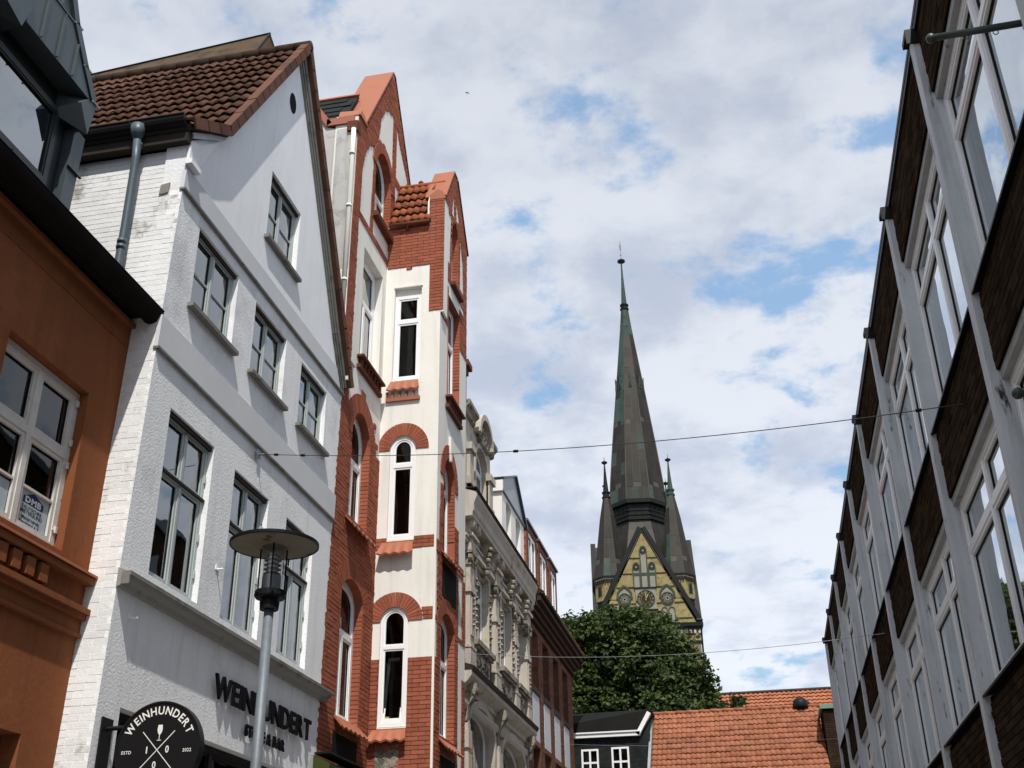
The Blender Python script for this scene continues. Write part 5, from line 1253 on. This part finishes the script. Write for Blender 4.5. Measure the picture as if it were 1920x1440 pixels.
FHs = thing('far_tiled_house', 'far house showing only a long orange tiled roof behind the nearer roof', 'house', (2, 58, 0))
b = MB(); b.wbox(-2.1, 11, 55, 65, 0, 9.5); part('wall', b, 'brick_brown', FHs)
rff, lf = slope_frame(55.0, 9.3, 60.0, 13.65)
b = MB(); b.box(rff, -2.2, 11.2, 0, lf, -.1, 0); rb3, lb3 = slope_frame(65.0, 9.3, 60.0, 13.65); b.box(Fr(rb3.o, rb3.eu, rb3.ev, (0, .65, .75)), -2.2, 11.2, 0, lb3, -.06, 0); part('roof_deck', b, 'tile_far', FHs)
tiling(FHs, rff, -2.2, 6.5, lf-3.3, lf, .235, .33, 'tile_far', 0, amp=.05, lift=.04, n=6)
b = MB(); b.tube([(-2.2, 60, 13.70), (11.2, 60, 13.70)], .10, 8); part('ridge', b, 'brown_dark', FHs)

# ================================================================== CHURCH
a7 = math.radians(7)
CH = thing('church_tower', 'tall church tower with copper spire, four corner turrets and yellow brick gable above the tree', 'church', (-11.4, 136, 0))
FC = Fr((-10.7, 130, 0), (math.cos(a7), math.sin(a7), 0), (0, 0, 1), (math.sin(a7), -math.cos(a7), 0))
HWd = 5.9
b = MB(); b.box(FC, -HWd, HWd, 0, 34.2, -2*HWd, -.15); part('tower_shaft', b, 'tower_brick', CH)
b = MB(); b.box(FC, -HWd-.03, HWd+.03, 34.2, 35.45, -2*HWd-.05, -.08); part('frieze', b, 'yellow_brick', CH)
b = MB(); b.box(FC, -HWd-.25, HWd+.25, 35.45, 35.75, -2*HWd-.3, .2); b.box(FC, -HWd-.4, HWd+.4, 35.755, 36.2, -2*HWd-.4, .38); b.box(FC, -HWd-.1, HWd+.1, 33.95, 34.15, -2*HWd-.1, -.0); part('cornice', b, 'copper_dark', CH)
b = MB()
for k in range(24): b.box(FC, -HWd+.1+.5*k, -HWd+.35+.5*k, 35.0, 35.44, -.08, .12)
part('dentil_row', b, 'cream_dirty', CH, kind='stuff')
b = MB()
for k in range(12): 
    c = -HWd+.5+1.0*k; b.prism(FC, [(c-.3, 34.6), (c, 34.4), (c+.3, 34.6), (c, 34.8)], -.08, -.02)
part('lozenge_row', b, 'brown_dark', CH, kind='stuff')
for u in (-HWd, HWd):
    b = MB(); b.tube([FC.P(u+.15*(1 if u > 0 else -1), 0, -.1), FC.P(u+.15*(1 if u > 0 else -1), 35.5, -.1)], .12, 6); b.lathe(FC.P(u+.3*(1 if u > 0 else -1), 30.2, 0), [(.1,0),(.25,.2),(.1,.5)], 6); part('corner_downpipe', b, 'black', CH)
# four gables
GZ, GB, GW = 47.35, 36.2, 5.62
def side_frame(k):
    c = FC.P(0, 0, -HWd); e = [FC.eu, -FC.ew, -FC.eu, FC.ew][k]; w = [FC.ew, FC.eu, -FC.ew, -FC.eu][k]
    return Fr(c+w*HWd, [FC.eu, -FC.ew, -FC.eu, FC.ew][k], (0, 0, 1), w)
for k in range(4):
    F = side_frame(k)
    b = MB(); b.prism(F, [(-GW, GB), (GW, GB), (0, GZ)], -.6, 0); gw = part('gable_wall', b, 'yellow_brick', CH)
    b = MB(); strip(F, (GW+.25, GB), (0, GZ+.45), -.50, 0, -.3, .30, b); strip(F, (0, GZ+.45), (-GW-.25, GB), -.50, 0, -.3, .30, b); part('gable_verge', b, 'copper_dark', gw)
    b = MB(); A_, B_, C_ = F.P(-GW, GB, -.2), F.P(GW, GB, -.2), F.P(0, GZ+.3, -.2); D_ = F.P(0, GZ+.3, -HWd)
    b.tri(A_, C_, D_); b.tri(C_, B_, D_); part('gable_roof', b, 'copper', CH)
    b = MB()
    for t in np.linspace(.06, .94, 12):
        for s in (-1, 1):
            p = F.P(s*GW*(1-0), GB, -.2)*(1-t)+F.P(0, GZ+.3, -.2)*t; q = D_*t+ F.P(s*GW*(1-0), GB, -.2)*(1-t)
            b.tube([p, q], .035, 4, cap=False)
    part('roof_seams', b, 'copper_seam', CH, kind='stuff')
F = FC
Pt = lambda c, hw, z0, zs, rise: [(c-hw, z0), (c+hw, z0), (c+hw, zs)]+[(c+hw*math.cos(t), zs+rise*math.sin(t)**.85) for t in np.linspace(.25, math.pi-.25, 9)]+[(c-hw, zs)]
def lancet(c, hw, z0, zs, rise, w=.10, trim='green_trim', field='stone_grey'):
    b = MB(); b.prism(F, Pt(c, hw, z0, zs, rise), 0, .045); part('blind_arch', b, field, CH)
    b = MB(); b.prism(F, Pt(c, hw+w, z0, zs, rise+w*1.3), .0, .11, [Pt(c, hw, z0+.01, zs, rise)]); part('arch_trim', b, trim, CH)
def ringp(c, z, r0, r1, w0, w1, n=20):
    b = MB(); C_ = lambda r: [(c+r*math.cos(t), z+r*math.sin(t)) for t in np.linspace(0, 2*math.pi, n+1)[:-1]]
    b.prism(F, C_(r1), w0, w1, [C_(r0)]); return b
for c, zt, z0 in ((0, 44.95, 40.6), (-.92, 42.95, 40.6), (.92, 42.95, 40.6)):
    lancet(c, .32, z0, zt, .55, w=.12)
    part('roundel_ring', ringp(c, zt+.10, .17, .36, .05, .16, 14), 'brown_dark', CH); part('roundel', ringp(c, zt+.10, .02, .12, .05, .13, 12), 'cap_green', CH)
    b = MB(); b.box(F, c-.32, c+.32, 42.0, 42.35, .045, .09); part('lancet_band', b, 'green_trim', CH)
for c in (-2.47, 2.47):
    b = MB(); b.prism(F, [(c-.95, 39.25), (c-.72, 39.25), (c-.70, 39.9), (c-.4, 40.35), (c, 40.62), (c+.4, 40.35), (c+.70, 39.9), (c+.72, 39.25), (c+.95, 39.25), (c+.95, 39.35), (c+.88, 40.0), (c+.5, 40.6), (c, 40.9), (c-.5, 40.6), (c-.88, 40.0), (c-.95, 39.35)], 0, .13); part('pointed_hood', b, 'green_trim', CH)
    b = MB(); b.prism(F, [(c-.66, 39.3), (c+.66, 39.3), (c+.62, 39.9), (c, 40.5), (c-.62, 39.9)], 0, .04); part('hood_field', b, 'stone_grey', CH)
    part('rose_window', ringp(c, 39.18, .02, .68, 0, .10, 22), 'brown_dark', CH); part('rose_ring', ringp(c, 39.18, .62, .76, .0, .16, 22), 'green_trim', CH)
    part('rose_ring', ringp(c, 39.18, .14, .26, .0, .16, 14), 'stone_grey', CH)
    for k in range(8):
        t = k*math.pi/4; part('rose_petal', ringp(c+.43*math.cos(t), 39.18+.43*math.sin(t), .08, .135, .1, .15, 9), 'stone_grey', CH)
    for s in (-.42, .42): lancet(c+s, .30, 36.35, 37.65, .42, w=.09)
b = MB(); b.prism(F, rect(-1.18, 1.18, 37.95, 40.42), 0, .14); part('clock_panel', b, 'stone_grey', CH)
b = MB(); b.box(F, -1.3, 1.3, 40.425, 40.56, 0, .25); b.box(F, -1.3, 1.3, 37.8, 37.945, 0, .25); part('clock_panel_moulding', b, 'copper_dark', CH)
CK = thing('tower_clock', 'round dark clock with gold numerals and hands in the church gable', 'clock', FC.P(0, 39.17, .14))
b = MB(); C_ = [(1.0*math.cos(t), 39.17+1.0*math.sin(t)) for t in np.linspace(0, 2*math.pi, 33)[:-1]]; b.prism(F, C_, .142, .19); part('dial', b, 'clock_dark', CK)
part('dial_ring', ringp(0, 39.17, .97, 1.04, .15, .24, 32), 'green_trim', CK); part('dial_ring', ringp(0, 39.17, .52, .545, .19, .22, 28), 'gold', CK)
part('dial_centre', ringp(0, 39.17, .05, .45, .19, .205, 24), 'brown_red_dial', CK)
for k, rn in enumerate(('XII','I','II','III','IIII','V','VI','VII','VIII','IX','X','XI')):
    t = math.pi/2-k*math.pi/6; e = np.array([math.cos(t), math.sin(t)]); c_ = np.array([0, 39.17])+e*.68
    NF = Fr(F.P(c_[0], c_[1], .205), F.eu*e[1]-F.ev*e[0], F.eu*e[0]+F.ev*e[1], F.ew)
    text_line(rn, NF, 0, 0, .25, 0.0, CK, 'gold', align='c', off=.01, sx=.8 if len(rn) > 2 else 1.0, gap=.12, name='numeral')
def hand(ang, ln, w):
    t = math.radians(90-ang); e = np.array([math.cos(t), math.sin(t)]); n_ = np.array([-e[1], e[0]])*w; c_ = np.array([0, 39.17])
    b = MB(); b.prism(F, [tuple(c_-e*.2-n_), tuple(c_-e*.2+n_), tuple(c_+e*ln*.7+n_*1.4), tuple(c_+e*ln), tuple(c_+e*ln*.7-n_*1.4)], .22, .25); return b
part('minute_hand', hand(-4, .92, .035), 'gold', CK); part('hour_hand', hand(24, .66, .05), 'gold', CK)
for zz, hw in ((36.75, 5.2), (38.6, 4.4), (40.55, 3.35), (42.2, 2.55), (44.1, 1.6), (45.9, .7)):
    b = MB(); cut = .0
    segs = [(-hw, hw)]
    if zz == 38.6: segs = [(-hw, -3.25), (-1.75, -1.2), (1.2, 1.75), (3.25, hw)]
    if zz == 36.75: segs = [(-hw, -3.35), (-1.6, 1.6), (3.35, hw)]
    if zz == 40.55: segs = [(-hw, -2.9), (-2.0, -1.35), (1.35, 2.0), (2.9, hw)]
    if zz == 42.2: segs = [(-hw, -1.4), (1.4, hw)]
    if zz == 44.1: segs = [(-hw, -.45), (.45, hw)]
    if zz == 45.9: segs = []
    for p, q in segs: b.box(F, p, q, zz, zz+.13, 0, .06)
    if segs: part('string_course', b, 'brown_dark', CH)
for s in (.95,):
    b = MB(); b.box(F, s-.5, s+.5, 36.3, 37.5, .0, .03); part('small_blind_panel', b, 'cream_dirty', CH); b = MB(); b.box(F, s-.3, s+.3, 36.5, 37.2, .03, .05); part('small_window', b, 'copper_dark', CH)
# octagonal copper sheet facets: real sheets laid in courses
def octa(c, prof, mb):
    """prof (apothem, z)"""
    k = 1/math.cos(math.pi/8); i0 = len(mb.v)
    for r, z in prof:
        for j in range(8):
            t = math.pi/8+j*math.pi/4; mb.v.append(np.array(c)+FC.eu*r*k*math.cos(t)+FC.ew*r*k*math.sin(t)+np.array([0, 0, z]))
    for m in range(len(prof)-1):
        for j in range(8):
            a = i0+m*8+j; b_ = i0+m*8+(j+1) % 8; mb.f.append((a, b_, b_+8, a+8))
    mb.f.append(tuple(i0+j for j in reversed(range(8)))); mb.f.append(tuple(i0+(len(prof)-1)*8+j for j in range(8)))
    return mb
def rad(prof, z):
    for (r0, z0), (r1, z1) in zip(prof[:-1], prof[1:]):
        if z0 <= z <= z1: return r0+(r1-r0)*(z-z0)/(z1-z0)
    return prof[-1][0]
SPC = FC.P(0, 0, -HWd)*np.array([1, 1, 0])
def sheets(parent, c, prof, facets, dz, cw, zmax, matf, name='copper_sheet', minc=1):
    k = math.tan(math.pi/8)
    for j in facets:
        t = math.pi/4*j; nx = FC.eu*math.cos(t)+FC.ew*math.sin(t); tx = -FC.eu*math.sin(t)+FC.ew*math.cos(t)
        z = prof[0][1]; row = 0
        while z < zmax:
            z1 = min(z+dz*random.uniform(.9, 1.1), zmax)
            r0, r1 = rad(prof, z), rad(prof, z1); nc = max(minc, int(round(2*(r0+r1)/2*k/cw)))
            for i in range(nc):
                A = []
                stg = dz*.4*(i % 2) if z1 < zmax-dz and z > prof[0][1] else 0
                for (r, zz, f) in ((r0, z+stg, i/nc), (r0, z+stg, (i+1)/nc), (r1, z1+stg, (i+1)/nc), (r1, z1+stg, i/nc)):
                    rr = rad(prof, min(zz, prof[-1][1])); g_ = .05 if f in (i/nc,) else -.05
                    A.append(np.array(c)+nx*rr+tx*((f*2-1)*rr*k+g_*.6)+np.array([0, 0, zz]))
                pr = random.uniform(.015, .04); b = MB(); b.hexa(A+[a+nx*pr for a in A])
                part(name, b, matf(j, z, i), parent)
            z = z1; row += 1
SP = [(3.5, 52.6), (3.42, 53.4), (3.25, 55.6), (2.70, 61), (1.81, 68.9), (.72, 78.5), (.42, 81.7)]
b = octa(SPC, SP, MB()); spo = part('spire', b, 'copper_seam', CH)
def smat(j, z, i):
    r = random.random()
    if z > 76.2: return 'copper_green'
    if z < 53.0: return 'copper_green' if r < .2 else 'copper'
    if j == 3: return 'copper_green' if r < (.95 if z > 69 else (.35 if z > 62 else .08)) else 'copper'
    if r < .008: return 'copper_green'
    return 'copper'
sheets(CH, SPC, SP, (2, 1, 3), 1.75, .78, 81.4, smat)
sheets(CH, SPC, SP, (0, 4), 2.6, 1.4, 81.4, smat)
for j in range(8):
    t = math.pi/8+j*math.pi/4; kk = 1/math.cos(math.pi/8)
    b = MB(); b.tube([SPC+(FC.eu*math.cos(t)+FC.ew*math.sin(t))*(r*kk+.03)+np.array([0, 0, z]) for r, z in SP], [.09,.09,.09,.08,.07,.05,.04], 5); part('spire_rib', b, 'copper_seam', CH)
# gallery
b = octa(SPC, [(3.12, 48.9), (3.15, 50.3), (3.15, 52.0)], MB()); part('gallery_wall', b, 'copper_dark', CH)
for z0, z1, r in ((49.95, 50.2, 3.42), (51.15, 51.3, 3.3), (52.1, 52.6, 3.62), (50.6, 50.7, 3.25)):
    b = octa(SPC, [(r, z0), (r, z1)], MB()); part('gallery_moulding', b, 'copper_dark', CH)
for j in (1, 2, 3, 0, 4):
    t = math.pi/4*j; nx = FC.eu*math.cos(t)+FC.ew*math.sin(t); tx = FC.ew*math.cos(t)-FC.eu*math.sin(t)
    GF = Fr(SPC+nx*3.15, -tx, (0, 0, 1), nx)
    for c in (-.75, 0, .75):
        b = MB(); b.prism(GF, Pt(c, .24, 50.7, 51.45, .3), 0, .06); part('gallery_opening', b, 'black', CH)
        b = MB(); b.prism(GF, Pt(c, .33, 50.7, 51.45, .42), .0, .10, [Pt(c, .24, 50.71, 51.45, .3)]); part('gallery_arch', b, 'copper_dark', CH)
SK = [(5.9, 40.5), (4.6, 45.0), (3.35, 49.0), (3.15, 49.9)]
b = octa(SPC, SK, MB()); part('spire_skirt', b, 'copper_seam', CH)
sheets(CH, SPC, SK, (2, 1, 3), 1.5, .9, 49.8, lambda j, z, i: 'copper', name='skirt_sheet')
# dormer hoods on the spire, collar, ball and vane
for j in range(8):
    t = math.pi/4*j; nx = FC.eu*math.cos(t)+FC.ew*math.sin(t); tx = FC.ew*math.cos(t)-FC.eu*math.sin(t)
    GF = Fr(SPC+nx*1.75, -tx, (0, 0, 1), nx)
    b = MB(); b.prism(GF, [(-.26, 68.9), (.26, 68.9), (.04, 70.3), (.04, 70.8), (-.04, 70.8), (-.04, 70.3)], -.3, .16, back=True); b.lathe(GF.P(0, 70.8, .12), [(.02,0),(.09,.12),(.02,.24)], 6)
    lu = part('spire_lucarne', b, 'copper_green', CH)
    b = MB(); b.prism(GF, [(-.13, 69.05), (.13, 69.05), (0, 69.75)], .16, .18); part('lucarne_opening', b, 'black', lu)
b = MB(); b.lathe(SPC+np.array([0, 0, 78.8]), [(.80, 0), (.80, .35)], 8); part('spire_ring', b, 'copper_green', CH)
b = MB(); b.lathe(SPC+np.array([0, 0, 81.5]), [(.42,0),(.62,.15),(.62,.3),(.48,.35),(.48,.7),(.60,.75),(.60,.95),(.42,1.0)], 10); part('spire_collar', b, 'copper_dark', CH)
b = MB(); b.lathe(SPC+np.array([0, 0, 82.5]), [(.40,0),(.28,2.2),(.16,4.5),(.09,6.9)], 8); part('spire_needle', b, 'copper_green', CH)
b = MB(); b.lathe(SPC+np.array([0, 0, 89.25]), [(.1,0),(.3,.12),(.55,.28),(.55,.42),(.42,.55),(.1,.68)], 14); part('finial_ball', b, 'clock_dark', CH, smooth=True)
b = MB(); b.tube([SPC+np.array([0, 0, 89.9]), SPC+np.array([0, 0, 93.0])], .035, 5); b.prism(Fr(SPC, FC.eu, (0,0,1), FC.ew), [(-.05, 91.4), (.10, 91.5), (.12, 92.4), (-.12, 92.6), (-.16, 91.8)], -.02, .02, back=True); b.lathe(SPC+np.array([0, 0, 90.5]), [(.02,0),(.11,.12),(.02,.24)], 8); part('weather_vane', b, 'galv', CH)
# four corner turrets
for su, sw_ in ((-1, 0), (1, 0), (-1, 1), (1, 1)):
    c = FC.P(su*3.95, 0, -1.95-sw_*7.9)*np.array([1, 1, 0])
    TP = [(2.08, 42.1), (1.92, 42.6), (1.42, 46.0), (.95, 49.6), (.40, 52.7)]
    b = octa(c, [(1.88, 36.3), (1.88, 39.2)], MB()); part('turret_base', b, 'copper_dark', CH)
    b = octa(c, [(1.85, 39.2), (1.85, 41.6)], MB()); part('turret_drum', b, 'yellow_brick', CH)
    for z0, z1, r in ((39.1, 39.25, 1.95), (41.55, 41.75, 1.98), (41.95, 42.15, 2.12)):
        b = octa(c, [(r, z0), (r, z1)], MB()); part('turret_moulding', b, 'copper_dark', CH)
    b = octa(c, [(1.9, 41.72), (1.92, 41.96)], MB()); part('turret_frieze', b, 'cream_dirty', CH)
    b = octa(c, TP, MB()); part('turret_roof', b, 'copper_seam', CH)
    if sw_ == 0: sheets(CH, c, TP, (2, 1, 3), 1.7, .75, 52.5, lambda j, z, i: ('copper_green' if (j == 3 and su > 0 and random.random() < .5) or random.random() < .02 else 'copper'), name='turret_sheet')
    for j in range(8):
        t = math.pi/4*j; nx = FC.eu*math.cos(t)+FC.ew*math.sin(t); tx = FC.ew*math.cos(t)-FC.eu*math.sin(t); GF = Fr(c+nx*1.85, -tx, (0, 0, 1), nx)
        if sw_ == 0:
            b = MB(); b.prism(GF, Pt(0, .18, 39.9, 40.7, .25), 0, .05); part('turret_opening', b, 'black', CH)
            b = MB(); b.prism(GF, Pt(0, .30, 39.9, 40.7, .40), 0, .08, [Pt(0, .18, 39.91, 40.7, .25)]); part('turret_arch', b, 'green_trim', CH)
            for q in (-.55, -.2, .2, .55):
                pass
    b = MB()
    for j in range(8):
        t = math.pi/4*j; nx = FC.eu*math.cos(t)+FC.ew*math.sin(t); tx = FC.ew*math.cos(t)-FC.eu*math.sin(t); GF = Fr(c+nx*1.92, -tx, (0, 0, 1), nx)
        for q in range(5): b.box(GF, -.72+.3*q, -.56+.3*q, 41.3, 41.7, -.02, .12)
    part('turret_corbels', b, 'brown_dark', CH, kind='stuff')
    b = MB(); b.lathe(c+np.array([0, 0, 52.5]), [(.40,0),(.55,.1),(.55,.25),(.42,.3),(.42,.7),(.52,.75),(.52,.9),(.36,.95),(.22,2.5),(.07,4.7)], 10); part('turret_needle', b, 'copper_green' if (su > 0) else 'copper_dark', CH)
    b = MB(); b.lathe(c+np.array([0, 0, 57.1]), [(.05,0),(.18,.08),(.38,.25),(.38,.33),(.2,.45),(.04,.55),(.02,1.1)], 12); part('turret_ball', b, 'clock_dark', CH, smooth=True)

# ================================================================== TREE
TR = thing('broadleaf_tree', 'dense dark green broadleaf tree in front of the church tower', 'tree', (-5.0, 52, 0))
rr_ = random.Random(3)
trk = MB(); base = np.array([-5.0, 52, 0.])
trk.tube([base, base+(0.05,0,3), base+(-.1,.1,6), base+(0,0,8.5)], [.42,.34,.30,.24], 10); 
part('trunk', trk, 'bark', TR, smooth=True)
CL = [(-8.6,14.4,1.3),(-7.5,14.9,1.15),(-6.5,15.0,1.1),(-5.6,15.1,1.05),(-4.7,15.2,1.0),(-3.9,14.7,1.0),(-3.1,14.6,.75),(-2.9,13.8,.9),(-2.5,12.9,.85),(-8.8,12.8,1.5),(-7.4,13.3,1.3),(-6.0,13.5,1.4),(-4.6,13.4,1.4),(-3.5,12.7,1.1),
      (-8.0,11.4,1.5),(-6.6,11.8,1.4),(-5.2,11.8,1.5),(-3.9,11.3,1.3),(-2.8,11.5,.95),(-1.95,11.9,.55),(-1.55,12.15,.35),(-2.1,11.0,.7),(-1.3,11.45,.45),(-.75,11.6,.30),(-.45,11.75,.2),(-7.0,9.9,1.6),(-5.0,9.8,1.6),(-3.2,10.1,1.3),(-2.3,13.6,.4),(-3.4,15.2,.4),(-6.0,16.0,.4),(-5.0,16.1,.35),(-7.9,15.9,.45),(-2.1,12.6,.4)]
for _ in range(46):      # ragged sprays round the outline
    t = rr_.uniform(.1, math.pi*1.02); CL.append((-5.4+rr_.uniform(3.2, 3.75)*math.cos(t)*1.02, 11.9+rr_.uniform(3.7, 4.35)*math.sin(t)*(1.0 if t > 1 else .82), rr_.uniform(.18, .42)))
lb = MB(); P0 = []
for x, z, r in CL:
    for dy in ((-1.6, 0.2, 1.7) if r > .9 else (rr_.uniform(-.8, .5),)):
        P0.append((np.array([x+rr_.uniform(-.2,.2), 52+dy+rr_.uniform(-.3,.3), z+rr_.uniform(-.15,.15)-abs(dy)*.18]), r*(1 if dy != 1.7 else .9)))
for k, (p, r) in enumerate(P0):
    m = base+np.array([(p[0]-base[0])*.35, (p[1]-base[1])*.35, 8.0+(p[2]-8)*.4]); s = base+np.array([0, 0, 6.5+rr_.random()*2])
    lb.tube([s, m, p], [.10, .06, .02], 5)
    for q in range(4): lb.tube([m*.4+p*.6, p+np.array([rr_.uniform(-1,1)*r*.8, rr_.uniform(-1,1)*r*.8, rr_.uniform(-.6,1)*r*.8])], [.03, .008], 4)
part('limbs', lb, 'bark', TR)
V_, F_ = [], []
pts = []
for p, r in P0:
    ns = int(44*r*r+5)
    for _ in range(ns):
        d = rng.normal(size=3); d /= np.linalg.norm(d); rad_ = r*rng.uniform(.55, 1.08); 
        c = p+d*rad_*np.array([1, 1, .85]); sz = rng.uniform(.10, .26)
        for _ in range(int(15+rng.integers(0, 10))):
            pts.append((c+rng.normal(size=3)*sz*np.array([1, 1, .5]), d))
for c, d in pts:
    n = d*.5+rng.normal(size=3)*.55+np.array([0, -.1, .5]); n /= np.linalg.norm(n)
    a = np.cross(n, rng.normal(size=3)); a /= np.linalg.norm(a)+1e-9; b_ = np.cross(n, a); s = rng.uniform(.06, .115)
    i0 = len(V_); V_ += [c-a*s*1.2, c+b_*s*.75+n*s*.2, c+a*s*1.2, c-b_*s*.75+n*s*.2]; F_ += [(i0, i0+1, i0+2, i0+3)]
lv = MB(); lv.v = V_; lv.f = F_; part('crown', lv, 'leaf', TR, kind='stuff')
print('leaves', len(F_))

# ================================================================== LAMP POST
LP = thing('street_lamp', 'galvanised street lamp with flat round disc hood and clear glass cylinder', 'street lamp', (-2.979, 6.741, 0))
lx, ly = -2.979, 6.741; O = np.array([lx, ly, 0.])
b = MB(); b.tube([O, O+(0,0,.8)], .055, 16); b.tube([O+(0,0,.8), O+(0,0,.86)], [.055,.037], 16); b.tube([O+(0,0,.86), O+(0,0,3.68)], [.037,.031], 16); part('pole', b, 'galv', LP, smooth=True)
b = MB(); b.lathe(O+(0,0,3.655), [(.035,0),(.06,.0),(.064,.05),(.05,.055),(.05,.07),(.095,.075),(.10,.085),(.10,.12),(.085,.125)], 20); part('collar', b, 'black', LP)
b = MB(); b.lathe(O+(0,0,3.775), [(.078,0),(.078,.30)], 24); b.f = b.f[:-2]; part('glass_cylinder', b, 'lampglass', LP, smooth=True)
b = MB(); b.lathe(O+(0,0,3.78), [(.045,0),(.062,.005),(.062,.10),(.03,.105)], 16); part('ballast', b, 'zinc_light', LP)
b = MB(); b.lathe(O+(0,0,3.885), [(.022,0),(.028,.02),(.036,.08),(.03,.14),(.012,.16)], 14); part('bulb', b, 'winwhite', LP, smooth=True)
for k in range(5):
    b = MB(); b.lathe(O+(0,0,3.89+.03*k), [(.050,0),(.058,.004),(.050,.008)], 16); part('louvre_ring', b, 'zinc_light', LP)
for k in range(3):
    t = k*2*math.pi/3+.9; p = O+np.array([.098*math.cos(t), .098*math.sin(t), 3.74]); b = MB(); b.tube([p, p+(0,0,.345)], .006, 8); part('support_rod', b, 'black', LP)
for k in range(6):
    t = k*math.pi/3; b = MB(); b.lathe(O+np.array([.104*math.cos(t), .104*math.sin(t), 3.75]), [(.008,0),(.008,.02)], 8); part('bolt', b, 'black', LP)
b = MB(); b.lathe(O+(0,0,4.075), [(.09,0),(.284,.012),(.288,.02),(.288,.03),(.12,.075),(.02,.085)], 48); part('disc_hood', b, 'disc', LP, smooth=False)
b = MB(); b.lathe(O+(0,0,4.081), [(.285,0),(.293,.004),(.293,.022),(.285,.026)], 48); b.f = b.f[:-2]; part('hood_rim', b, 'black', LP)

# ================================================================== WIRES
def wire(a, c, sag, r, mat, label, n=40):
    a, c = np.array(a, float), np.array(c, float); pts = [a+(c-a)*t-np.array([0, 0, sag*4*t*(1-t)]) for t in np.linspace(0, 1, n)]
    b = MB(); b.tube(pts, r, 6); return b, pts
WR = thing('span_wire', 'dark steel span wire crossing the street from the white house to the brick spandrel', 'wire', (-6.15, 13.18, 7.78))
b, pts = wire((-6.10, 13.18, 7.78), (2.37, 10.72, 6.42), .20, .0048, 'wire', ''); part('cable', b, 'wire', WR)
b = MB(); b.tube([(-6.2, 13.18, 7.78), (-6.08, 13.18, 7.78)], .014, 8); b.box(FL(-6.168), 13.13, 13.23, 7.73, 7.84, 0, .012); part('wall_anchor', b, 'galv', WR)
b = MB()
for k in (1, 3, 17, 37, 39): b.tube([pts[k]-(pts[k]-pts[k-1])*.12, pts[k]+(pts[k]-pts[k-1])*.12], .018, 8)
part('clamps', b, 'black', WR, kind='stuff')
b, pts = wire((-6.05, 24.5, 7.75), (2.34, 20.0, 6.50), .22, .005, 'wire_pale', ''); solo('span_wire', b, 'wire_pale', 'thin pale wire crossing in front of the tree to the far brick spandrels', 'wire')
b, pts = wire((-6.15, 36.9, 7.80), (2.3, 33.8, 7.05), .12, .004, 'wire_pale', ''); solo('span_wire', b, 'wire_pale', 'lowest faint wire in front of the orange roof and the slate-hung house', 'wire')

# ================================================================== BIRD
d = CAMM @ np.array([876-960, -(174-720), -FPX]); d /= np.linalg.norm(d); bp = np.array([0, 0, CZ])+d*95
b = MB(); bd = np.array([.25, -.2, .95]); bd /= np.linalg.norm(bd); wg = np.cross(bd, d); wg /= np.linalg.norm(wg)
b.tube([bp-bd*.11, bp-bd*.03, bp+bd*.05, bp+bd*.085], [.008, .03, .028, .008], 8)
for s in (-1, 1):
    b.hexa([bp+bd*.04+wg*s*.01-d*.006, bp+wg*s*.11+bd*.05-d*.004, bp+wg*s*.20-bd*.05-d*.002, bp-bd*.01+wg*s*.01-d*.006, bp+bd*.04+wg*s*.01+d*.006, bp+wg*s*.11+bd*.05+d*.004, bp+wg*s*.20-bd*.05+d*.002, bp-bd*.01+wg*s*.01+d*.006])
    b.hexa([bp-bd*.09-d*.003, bp-bd*.09+wg*s*.01-d*.003, bp-bd*.16+wg*s*.035-d*.003, bp-bd*.155+wg*s*.025-d*.003, bp-bd*.09+d*.003, bp-bd*.09+wg*s*.01+d*.003, bp-bd*.16+wg*s*.035+d*.003, bp-bd*.155+wg*s*.025+d*.003])
solo('flying_bird', b, 'bird', 'tiny dark swift flying high in the open sky', 'bird')
